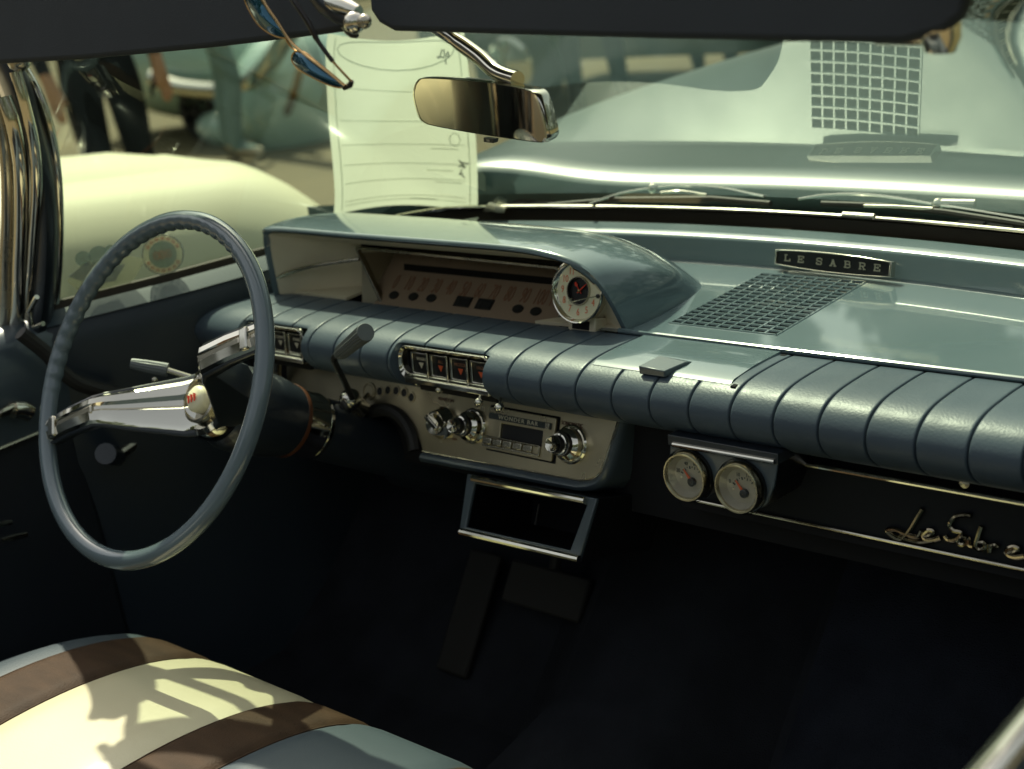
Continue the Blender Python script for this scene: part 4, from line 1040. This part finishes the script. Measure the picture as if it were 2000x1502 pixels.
# fill between glass wrap and fender
for s_ in (-1, 1):
    rows = []
    for d, y in list(zip(DX, GYB))[4:]:
        rows.append([V(XC + s_ * (d + .008), y + .004, .945), V(XC + s_ * max(d + .05, .82), max(y, .93) + .03, .90), V(XC + s_ * .96, y + .05, .84)])
    rows.insert(0, [V(XC + s_ * .5, 1.53, .94), V(XC + s_ * .75, 1.62, .90), V(XC + s_ * .96, 1.76, .84)])
    MB().grid(rows).build("fender_top", M['hoodpaint'], body, smooth=50)
def wiper(bpts, apts, piv, tail):
    wz = part("windshield_wiper", onz(*piv, .965))
    z = .968
    MB().tube(cat([onz(u, v, z) for u, v in apts], 5), .0032, 8, sx=.6).build("wiper_arm", M['chrome'], wz)
    MB().tube([onz(u, v, z - .006) for u, v in bpts], .0042, 8).build("wiper_blade", M['rubber'], wz)
    MB().tube(cat([onz(u, v, z - .003) for u, v in tail], 3), .0022, 8).build("blade_bridge", M['chrome'], wz)
    MB().sphere(onz(*piv, z), .008, 12).build("wiper_pivot", M['chrome'], wz)
wiper([(1070, 402), (1200, 390), (1390, 388), (1505, 398)], [(1150, 398), (1210, 378), (1275, 367), (1340, 362), (1410, 366), (1460, 376), (1494, 383)], (1275, 368), [(1290, 377), (1330, 374), (1380, 381)])
wiper([(1605, 398), (1720, 402), (1850, 415), (2010, 440)], [(1558, 389), (1610, 381), (1680, 379), (1750, 386), (1830, 399), (1900, 410), (1990, 425), (2060, 438)], (1832, 399), [(1688, 402), (1760, 404), (1822, 408)])
wv = part("washer_nozzle", onz(1870, 394, .97))
MB().tube([onz(1840, 396, .97), onz(1905, 397, .97)], .005, 8).build("nozzle_tube", M['chrome'], wv)

# ---- stickers on the glass
def gl_frame(u, v, x):
    p = onx(u, v, x); return p
stk = part("window_sticker", onx(318, 497, -1.735))
sf = Fr(onx(318, 497, -1.735), V(.45, .89, 0), V(.05, 0, 1))
def disc(fr, r, n=32, sx=1.0): return [fr(r * math.cos(2 * math.pi * i / n) * sx, r * math.sin(2 * math.pi * i / n)) for i in range(n)]
rS = .030
D1 = decal("pale_decal", (.55, .52, .38), .35); D2 = decal("teal_decal", (.12, .20, .22), .35); D3 = decal("orange_decal", (.55, .22, .14), .4); D4 = decal("navy_decal", (.12, .15, .22), .35)
MB().plate(disc(sf, rS), sf.z * .0003).build("sticker_ground", D1, stk)
MB().ring(disc(sf.at(0, 0, .0006), rS), disc(sf.at(0, 0, .0006), rS * .92), sf.z * .0003).build("sticker_border", D4, stk)
MB().plate(disc(sf.at(0, 0, .0006), rS * .66), sf.z * .0003).build("sticker_disc", D2, stk)
t = MB(); g = sf.at(0, 0, .0011)
for k_ in range(18):
    if k_ in (0, 8, 9, 17): continue
    an = 2 * math.pi * k_ / 18; p = Fr(g(rS * .79 * math.cos(an), rS * .79 * math.sin(an)), g.x * math.cos(an) + g.y * math.sin(an), -g.x * math.sin(an) + g.y * math.cos(an))
    t.box((-.0022, -.0028, 0), (.0022, .0028, .0002), p)
for x in (-.009, -.001, .008):
    t.ring([g(x + a * .0045, b * .0065) for a, b in [(math.cos(i * .5236), math.sin(i * .5236)) for i in range(12)]], [g(x + a * .0022, b * .0038) for a, b in [(math.cos(i * .5236), math.sin(i * .5236)) for i in range(12)]], g.z * .0002)
t.build("sticker_emblem", D3, stk)
stk2 = part("window_sticker", onx(205, 535, -1.76))
s2 = Fr(onx(205, 535, -1.765), V(.38, .92, 0), V(.05, 0, 1))
q_ = [s2.px(u, v) for u, v in ((130, 548), (165, 510), (250, 500), (285, 505), (262, 545), (215, 590), (160, 575))]
MB().plate([s2(a, b) for a, b in q_], s2.z * .0003).build("sticker_ground", D1, stk2)
t = MB(); g = s2.at(0, 0, .0007)
for (u, v), r_ in (((162, 505), .011), ((193, 499), .014), ((216, 490), .009)):
    a, b = s2.px(u, v); t.plate(disc(g.at(a, b), r_, 20), g.z * .0002)
t.build("sticker_dots", D2, stk2)
q_ = [s2.px(u, v) for u, v in ((133, 540), (170, 512), (210, 520), (245, 515), (225, 548), (180, 556))]
MB().plate([s2(a, b, .0011) for a, b in q_], s2.z * .0002).build("sticker_shape", D4, stk2)

# ------------------------------------------------------------------ show sheet standing against the glass outside
pb = onz(790, 425, .945); 
pf_ = Fr(pb, V(.80, .60, 0), V(-.0, -.20, .98))
def pp(u, v):
    a, b = pf_.px(u, v); return a, b
L0 = [pp(u, v) for u, v in ((640, 68), (636, 110), (638, 170), (643, 250), (650, 320), (654, 380), (652, 420))]
R0 = [pp(u, v) for u, v in ((906, 62), (912, 110), (920, 180), (928, 250), (932, 320), (933, 370), (933, 414))]
L1 = cat([V(a, b, 0) for a, b in L0], 4); R1 = cat([V(a, b, 0) for a, b in R0], 4)
ztop = (pp(770, 40)[1])
def pgrid(s, t):                           # s across, t down
    i = t * (len(L1) - 1); k_ = min(int(i), len(L1) - 2); fr_ = i - k_
    l = L1[k_].lerp(L1[k_ + 1], fr_); r_ = R1[k_].lerp(R1[k_ + 1], fr_); p = l.lerp(r_, s)
    return pf_(p.x, p.y + .030 * math.sin(math.pi * s) * (t - .3) , .016 * math.sin(math.pi * s))
sheet = MB().grid([[pgrid(s / 16, -.02 + 1.02 * t / 20) for s in range(17)] for t in range(21)]).build("show_sheet", M['paper'], smooth=80)
lab(sheet, "white printed sheet curling upright behind the windshield left of the mirror", "paper sheet")
def on_sheet(s, t, h): 
    p = pgrid(s, t); return p + (CAM - p).normalized() * h
t = MB()
def pline(pts, r): t.tube([on_sheet(s, tt_, .0012) for s, tt_ in pts], r, 5)
for tt_ in (.33, .47, .58, .68, .78, .90, .93): pline([(.08 + .84 * i / 10, tt_) for i in range(11)], .0005)
pline([(.06, .02 + .95 * i / 12) for i in range(13)], .0007); pline([(.95, .02 + .95 * i / 12) for i in range(13)], .0007)
pline([(.5 + .42 * math.cos(a_ / 20 * 6.283), .11 + .11 * math.sin(a_ / 20 * 6.283)) for a_ in range(21)], .0009)
for tt_, s0 in ((.60, .70), (.72, .66), (.80, .72), (.925, .55)): pline([(s0 + .06 * i, tt_) for i in range(4)], .0006)
pline([(.86 + .035 * math.cos(a_ / 12 * 6.283), .555 + .03 * math.sin(a_ / 12 * 6.283)) for a_ in range(13)], .0006)
for s in (.1, .2): pass
t.build("printed_lines", M['ink'], sheet)
t = MB(); rnd = random.Random(3)
for s0, t0_ in ((.84, .14), (.88, .70)):
    for i in range(6):
        a_, b_ = s0 + rnd.uniform(-.035, .035), t0_ + rnd.uniform(-.03, .03)
        t.tube([on_sheet(a_, b_, .0013), on_sheet(a_ + rnd.uniform(-.03, .03), b_ + rnd.uniform(-.02, .02), .0013), on_sheet(a_ + rnd.uniform(-.04, .04), b_ + rnd.uniform(-.035, .035), .0013)], .0011, 5)
t.build("printed_sketch", M['ink2'], sheet)
# folded scrap on the cowl shelf
t = MB(); a_ = [onz(u, v, z) for u, v, z in ((800, 446, .945), (935, 424, .952), (925, 436, .948), (900, 447, .944))]
t.plate(a_, V(0, 0, -.0008)).build("paper_scrap", M['paper'])
lab(bpy.data.objects["paper_scrap"], "small folded white paper scrap lying at the foot of the windshield", "paper")
o = MB().tube([onz(948, 410, .955), onz(958, 404, .962), onz(972, 408, .962), onz(985, 411, .958)], [.005, .007, .006, .004], 8).build("white_clip", M['white']); lab(o, "white clip at the lower right corner of the upright sheet", "clip")

# ------------------------------------------------------------------ sunglasses hanging on the left visor
SY = .855
def sy(u, v, y=SY): return ony(u, v, y)
sg = thing("sunglasses", sy(585, 60), "gold framed sunglasses with blue lenses hooked over the left visor", "sunglasses")
l1 = catc([sy(u, v) for u, v in ((472, -40), (478, -2), (488, 22), (505, 48), (530, 67), (556, 74), (558, 66), (540, 40), (518, 8), (500, -40))], 5)
l2 = catc([sy(u, v) for u, v in ((570, 112), (572, 122), (585, 136), (612, 152), (645, 167), (664, 171), (672, 167), (655, 150), (625, 126), (598, 104), (582, 100), (573, 104))], 5)
for L in (l1, l2):
    c_ = sum(L, Vector()) / len(L)
    n_ = len(L)
    rowsL = [[c_ + (p - c_) * k_ + V(0, -.006 * (1 - k_ * k_), 0) for p in L] for k_ in (1, .7, .4, .02)]
    ln = MB().grid(rowsL, close_v=True).build("lens", M['bottle'], sg, smooth=70)
    MB().tube(L, .0009, 6, closed=True).build("lens_rim", M['gold'], ln)
MB().tube(cat([sy(u, v, SY - .004) for u, v in ((498, -40), (514, 2), (540, 40), (565, 78), (590, 102), (620, 125), (650, 148), (674, 168))], 4), .0014, 8).build("brow_bar", M['gold'], sg)
MB().tube(cat([sy(u, v, SY - .002) for u, v in ((558, 74), (563, 84), (572, 95), (580, 100))], 4), .0009, 6).build("bridge", M['gold'], sg)
tp = MB().tube(cat([sy(u, v, y) for u, v, y in ((540, -40, 0.838), (575, 5, 0.838), (602, 45, 0.840), (622, 82, 0.843), (650, 120, 0.846))], 4), [.0020] * 4 + [.0024] * 4 + [.0026] * 4 + [.0020] * 5, 8).build("temple_arm", M['tort'], sg)
MB().tube([sy(650, 120, 0.846), sy(668, 140, 0.849), sy(687, 160, 0.853)], .0013, 8).build("temple_wire", M['gold'], tp)
MB().tube([sy(687, 158, 0.853), sy(684, 166, 0.853), sy(672, 172, 0.854)], [.0022, .0028, .0022], 8).build("end_piece", M['tort'], sg)

# ------------------------------------------------------------------ neighbours beyond the glass
cc = thing("cream_car", (-3.0, 1.0, 0), "cream car parked close on the driver's side, its rounded front in the sun", "car")
P0 = V(-2.19, 1.85, 0); A_ = V(-.707, -.707, 0); B_ = V(-.707, .707, 0)
def cz(a, b):
    z = .885 + .055 * math.sin(min(1, b / .9) * 1.57) * 1.0 + .03 * min(1, a / 1.2)
    z += .022 * math.exp(-((b - .12) / .10) ** 2) - .020 * math.exp(-((b - .36) / .03) ** 2) - .014 * math.exp(-((b - .56) / .025) ** 2)
    z -= .40 * max(0, b - .50) ** 2
    z -= .5 * max(0, .28 - a) ** 2 / .28 * 1.1
    z -= .35 * max(0, .10 - b) ** 2 / .10
    return z
rows = []
for i in range(30):
    a = -.02 + .02 * i if i < 16 else .28 + .16 * (i - 15)
    r_ = [P0 + A_ * a + B_ * (-.06 + .02 * min(1, a / .4)) + V(0, 0, .35), P0 + A_ * a + B_ * -.075 + V(0, 0, .60), P0 + A_ * a + B_ * -.055 + V(0, 0, max(.62, cz(a, 0) - .10)), P0 + A_ * a + B_ * -.03 + V(0, 0, cz(a, 0) - .035)]
    for j in range(56):
        b = .032 * j; p = P0 + A_ * a + B_ * b; r_.append(p + V(0, 0, max(.36, cz(a, b) - 2.0 * max(0, p.y - 1.85) ** 2)))
    rows.append(r_)
fr0 = [V(p.x, p.y, p.z) - A_ * .05 + V(0, 0, -.10) for p in rows[0]]; fr1 = [V(p.x, p.y, .35) - A_ * .06 for p in rows[0]]
rows = [fr1, fr0] + rows
MB().grid(rows).build("car_body", M['creampaint'], cc, smooth=60)
MB().tube([P0 - A_ * .10 + B_ * b + V(0, 0, .50) for b in (-.08, .5, 1.2, 1.8)], .05, 12).build("bumper", M['chrome'], cc)
wfr = Fr(P0 + A_ * .62 + B_ * -.03 + V(0, 0, .33), A_, (0, 0, 1))
wl = MB().lathe(wfr, [(.20, -.08), (.32, -.08), (.33, -.02), (.33, .04), (.30, .08), (.21, .085)], 28).build("wheel", M['tyre'], cc)
MB().lathe(wfr, [(.21, .07), (.19, .085), (.10, .06), (.003, .07)], 24).build("hub_cap", M['chrome'], wl)

YB = 5.85
bc = thing("blue_car", (-8.3, YB + .8, 0), "pale blue rounded old car with a sweeping chrome bumper parked further off", "car")
def bY(u, v, y=YB): return ony(u, v, y)
# body shell: rounded fenders built as a loft over x
MB().sphere(bY(390, 105, YB + .45), 1.0, 28, sc3=(1.15, .52, .46)).build("car_body", M['bluecar'], bc, smooth=80)
MB().sphere(bY(505, 235, YB + .30), 1.0, 24, sc3=(.50, .40, .20)).build("running_board", M['bluecar'], bc, smooth=80)
MB().sphere(bY(600, 190, YB + .35), 1.0, 28, sc3=(.42, .55, .50)).build("rear_fender", M['bluecar'], bc, smooth=80)
fo_ = [bY(u, v, YB + .35) for u, v in ((385, 176), (520, 130), (560, 140), (535, 190), (440, 206), (390, 200))]
MB().plate(fo_, V(0, 1.0, 0)).build("underbody", M['under'], bc)
MB().tube(cat([bY(u, v, YB - .12) for u, v in ((300, 152), (345, 168), (400, 176), (450, 176), (490, 160), (525, 125), (550, 88), (570, 55), (590, 10))], 5), .062, 14).build("bumper", M['chrome'], bc, smooth=60)
MB().tube(cat([bY(u, v, YB - .05) for u, v in ((588, 130), (575, 180), (560, 220), (550, 246))], 4), .028, 10).build("side_trim", M['gold'], bc)
wc_ = bY(412, 246, YB + .1); wfr = Fr(V(wc_.x, wc_.y, .22), (1, 0, 0), (0, 0, 1))
wl = MB().lathe(wfr, [(.12, -.10), (.20, -.10), (.215, -.03), (.215, .05), (.19, .10), (.13, .10)], 28).build("wheel", M['tyre'], bc)
t = MB()
for i in range(6):
    an = i * math.pi / 3; t.box((.02, -.012, .08), (.12, .012, .10), Fr(wfr.o, wfr.x * math.cos(an) + wfr.y * math.sin(an), -wfr.x * math.sin(an) + wfr.y * math.cos(an)))
t.lathe(wfr, [(.04, .07), (.04, .11), (.002, .11)], 12); t.build("wheel_rim", M['under'], wl)
wfr2 = Fr(V(wc_.x + .5, wc_.y + .5, .22), (1, 0, 0), (0, 0, 1))
wl = MB().lathe(wfr2, [(.003, -.10), (.20, -.10), (.215, -.03), (.215, .05), (.19, .10), (.003, .10)], 28).build("wheel", M['tyre'], bc)

gc = thing("green_car", (-4.2, 7.6, 0), "dark green old car added to darken the view beyond the hood", "car")  # made-up car, put in to darken the background over the hood
GS = [(-6.9, .45, .62, .0), (-6.8, .38, .86, .0), (-6.0, .34, .95, .0), (-5.5, .34, .98, .0), (-5.0, .34, 1.02, .40), (-4.2, .34, 1.02, .50), (-3.4, .34, 1.02, .48), (-2.8, .34, 1.0, .0), (-2.0, .36, .93, .0), (-1.6, .42, .80, .0)]
rows = []
for x, zb, zt, ch in cat([V(a_, b_, c_) for a_, b_, c_, d_ in GS], 4) and [(p.x, p.y, p.z, 0) for p in cat([V(a_, b_, c_) for a_, b_, c_, d_ in GS], 4)]:
    rows.append([V(x, 6.75, zb), V(x, 6.68, lerp(zb, zt, .4)), V(x, 6.70, lerp(zb, zt, .8)), V(x, 6.80, zt - .02), V(x, 7.0, zt), V(x, 8.1, zt), V(x, 8.35, zt - .1), V(x, 8.4, zb)])
MB().grid(rows, close_v=True).build("car_body", M['greencar'], gc, smooth=60)
rows = []
for x, zt in ((-5.35, 1.0), (-4.95, 1.30), (-4.5, 1.44), (-3.7, 1.45), (-3.2, 1.32), (-2.75, 1.0)):
    rows.append([V(x, 6.9, .98), V(x, 7.0, lerp(.98, zt, .8)), V(x, 7.15, zt), V(x, 7.95, zt), V(x, 8.1, lerp(.98, zt, .8)), V(x, 8.2, .98)])
MB().grid(rows).build("car_cabin", M['greencar'], gc, smooth=40)
MB().plate([V(-5.0, 6.915, 1.04), V(-4.78, 6.955, 1.27), V(-3.45, 6.955, 1.27), V(-3.05, 6.915, 1.04)], (0, -.006, 0)).build("side_window", M['black'], gc)
MB().tube([V(x, 6.68, .62) for x in (-6.6, -4, -1.8)], .018, 8).build("side_trim", M['chrome'], gc)
for x in (-6.1, -2.6):
    wq = Fr(V(x, 6.72, .33), (1, 0, 0), (0, 0, 1))
    wl = MB().lathe(wq, [(.003, -.1), (.31, -.1), (.33, -.03), (.33, .04), (.30, .06), (.2, .065), (.003, .065)], 24).build("wheel", M['tyre'], gc)
    MB().lathe(wq, [(.19, .06), (.15, .085), (.003, .09)], 20).build("hub_cap", M['chrome'], wl)

def person(loc, rz, label, shirt, trouser, shoe, lean=0, group=None):
    J = {'pelvis': (0, 0, .96), 'spine': (0, .01, 1.15), 'chest': (0, .01, 1.35), 'neck': (0, .01, 1.50), 'jaw': (0, -.015, 1.58), 'head': (0, 0, 1.66), 'crown': (0, .01, 1.76), 'nose': (0, -.105, 1.64)}
    r = {'pelvis': .135, 'spine': .125, 'chest': .15, 'neck': .055, 'jaw': .068, 'head': .088, 'crown': .075, 'nose': .018}
    E = [('pelvis', 'spine'), ('spine', 'chest'), ('chest', 'neck'), ('neck', 'jaw'), ('jaw', 'head'), ('head', 'crown'), ('head', 'nose')]
    for s in (-1, 1):
        n = 'l' if s < 0 else 'r'; st_ = .06 * s
        J.update({n + 'hip': (.095 * s, 0, .88), n + 'knee': (.11 * s, -.03 + st_, .50), n + 'calf': (.115 * s, .0 + st_, .36), n + 'ank': (.12 * s, .03 + st_, .09), n + 'toe': (.135 * s, -.14 + st_, .04),
                  n + 'sho': (.19 * s, .01, 1.42), n + 'elb': (.26 * s, .03, 1.13), n + 'wri': (.24 * s, -.08, .90), n + 'hand': (.235 * s, -.11, .82)})
        r.update({n + 'hip': .098, n + 'knee': .066, n + 'calf': .060, n + 'ank': .045, n + 'toe': .038, n + 'sho': .062, n + 'elb': .045, n + 'wri': .030, n + 'hand': .036})
        E += [('pelvis', n + 'hip'), (n + 'hip', n + 'knee'), (n + 'knee', n + 'calf'), (n + 'calf', n + 'ank'), (n + 'ank', n + 'toe'), ('chest', n + 'sho'), (n + 'sho', n + 'elb'), (n + 'elb', n + 'wri'), (n + 'wri', n + 'hand')]
        for f_ in range(5):
            fx = .235 * s + (f_ - 2) * .012; L = (.045, .07, .08, .074, .058)[f_]
            J[n + 'f%d' % f_] = (fx + (.03 * -s if f_ == (4 if s < 0 else 0) else 0), -.115, .80); r[n + 'f%d' % f_] = .010
            J[n + 'g%d' % f_] = (fx + (.04 * -s if f_ == (4 if s < 0 else 0) else 0), -.125, .80 - L); r[n + 'g%d' % f_] = .008
            E += [(n + 'hand', n + 'f%d' % f_), (n + 'f%d' % f_, n + 'g%d' % f_)]
    keys = list(J); me = bpy.data.meshes.new("person"); me.from_pydata([J[k_] for k_ in keys], [(keys.index(a), keys.index(b)) for a, b in E], [])
    o = bpy.data.objects.new("person", me); COL.objects.link(o)
    sk = o.modifiers.new("skin", 'SKIN'); sd = me.skin_vertices[0].data
    for k_, v_ in zip(keys, sd): v_.radius = (r[k_], r[k_] * (.8 if k_ in ('pelvis', 'spine', 'chest') else 1)); v_.use_root = (k_ == 'pelvis')
    ss = o.modifiers.new("sub", 'SUBSURF'); ss.levels = 2; ss.render_levels = 2
    bpy.context.view_layer.update()
    me2 = bpy.data.meshes.new_from_object(o.evaluated_get(bpy.context.evaluated_depsgraph_get()))
    o.modifiers.clear(); o.data = me2
    for m in (M['skin'], shirt, trouser, shoe, M['hair']): me2.materials.append(m)
    for p in me2.polygons:
        c_ = p.center; mi = 0
        if c_.z < .085: mi = 3
        elif c_.z < 1.0 and abs(c_.x) < .195: mi = 2
        elif c_.z < 1.47 and not (abs(c_.x) > .2 and c_.z < .93): mi = 1
        elif c_.z > 1.70 or (c_.z > 1.60 and c_.y > .03): mi = 4
        p.material_index = mi; p.use_smooth = True
    o.location = loc; o.rotation_euler = (0, 0, rz)
    lab(o, label, "person", group); return o
pa_ = CAM + ray(205, 200) * 6.2
person((pa_.x, pa_.y, 0), R(75), "person in dark trousers standing with one hand low beyond the cream car", M['shirt'], M['trouser'], M['tyre'])
pb_ = onz(505, 297, 0.02); pb_ = V(pb_.x, pb_.y, 0)
person((pb_.x - .05, pb_.y - .12, 0), R(128), "person in pale blue clothes and cream shoes standing by the blue car", M['jean'], M['jean'], M['shoe'])
pc_ = onz(1380, 60, 0)
for u, t_, rz, l_, s_, tr_ in ((1160, 8.2, 20, "person in dark clothes standing beyond the car's hood, second from the sheet", M['shirt'], M['trouser']), (1390, 9.0, -30, "person in an olive shirt standing beyond the middle of the hood", M['shirt2'], M['trouser']), (1010, 9.5, 60, "person in dark clothes standing far off just right of the upright sheet", M['shirt'], M['trouser'])):
    p = CAM + ray(u, 120) * t_; person((p.x, p.y, 0), R(rz), l_, s_, tr_, M['tyre'], group="people beyond the hood")

# trees far off, out of view, added for the reflections
def tree(x, y, h, label):
    tr_ = thing("broadleaf_tree", (x, y, 0), label, "tree", "trees round the show field")
    MB().tube([V(x, y, 0), V(x + .1, y, h * .25), V(x - .05, y + .1, h * .5), V(x, y, h * .75)], [.22, .17, .12, .05], 10).build("trunk", M['bark'], tr_)
    rd_ = random.Random(int(x * 10)); t = MB()
    for i in range(1500):
        an = rd_.uniform(0, 6.28); ph = rd_.uniform(-.9, 1); rr_ = h * .33 * (rd_.random() ** .35) * (1 + .25 * math.sin(3 * an + x))
        c_ = V(x + rr_ * math.cos(an) * math.sqrt(1 - ph * ph * .9), y + rr_ * math.sin(an) * math.sqrt(1 - ph * ph * .9), h * .66 + ph * h * .30)
        a_ = V(rd_.uniform(-1, 1), rd_.uniform(-1, 1), rd_.uniform(-1, 1)).normalized() * .22; b_ = a_.orthogonal() * .8
        t.add([c_ - a_, c_ + b_ * .6, c_ + a_, c_ - b_ * .6], [(0, 1, 2, 3)])
    t.build("crown", M['leaf'], tr_, smooth=10, recalc=False)

rd_ = random.Random(11); t = MB()  # unseen foliage ring, added so reflections meet dark trees instead of sky
for i in range(14000):
    an = rd_.uniform(0, 2 * math.pi); hmax = 14.5 + 2.8 * math.sin(an * 7) + 1.4 * math.sin(an * 17 + 1) + 1.0 * math.sin(an * 41)
    rr_ = rd_.uniform(30, 36); c_ = V(rr_ * math.cos(an), 2 + rr_ * math.sin(an), hmax * rd_.random() ** .8)
    a_ = V(rd_.uniform(-1, 1), rd_.uniform(-1, 1), rd_.uniform(-1, 1)).normalized() * rd_.uniform(.45, .95); b_ = a_.orthogonal()
    t.add([c_ - a_, c_ + b_ * .7, c_ + a_, c_ - b_ * .7], [(0, 1, 2, 3)])
t.build("unseen_treeline", M['leaf'], None, smooth=10, recalc=False, kind="stuff")
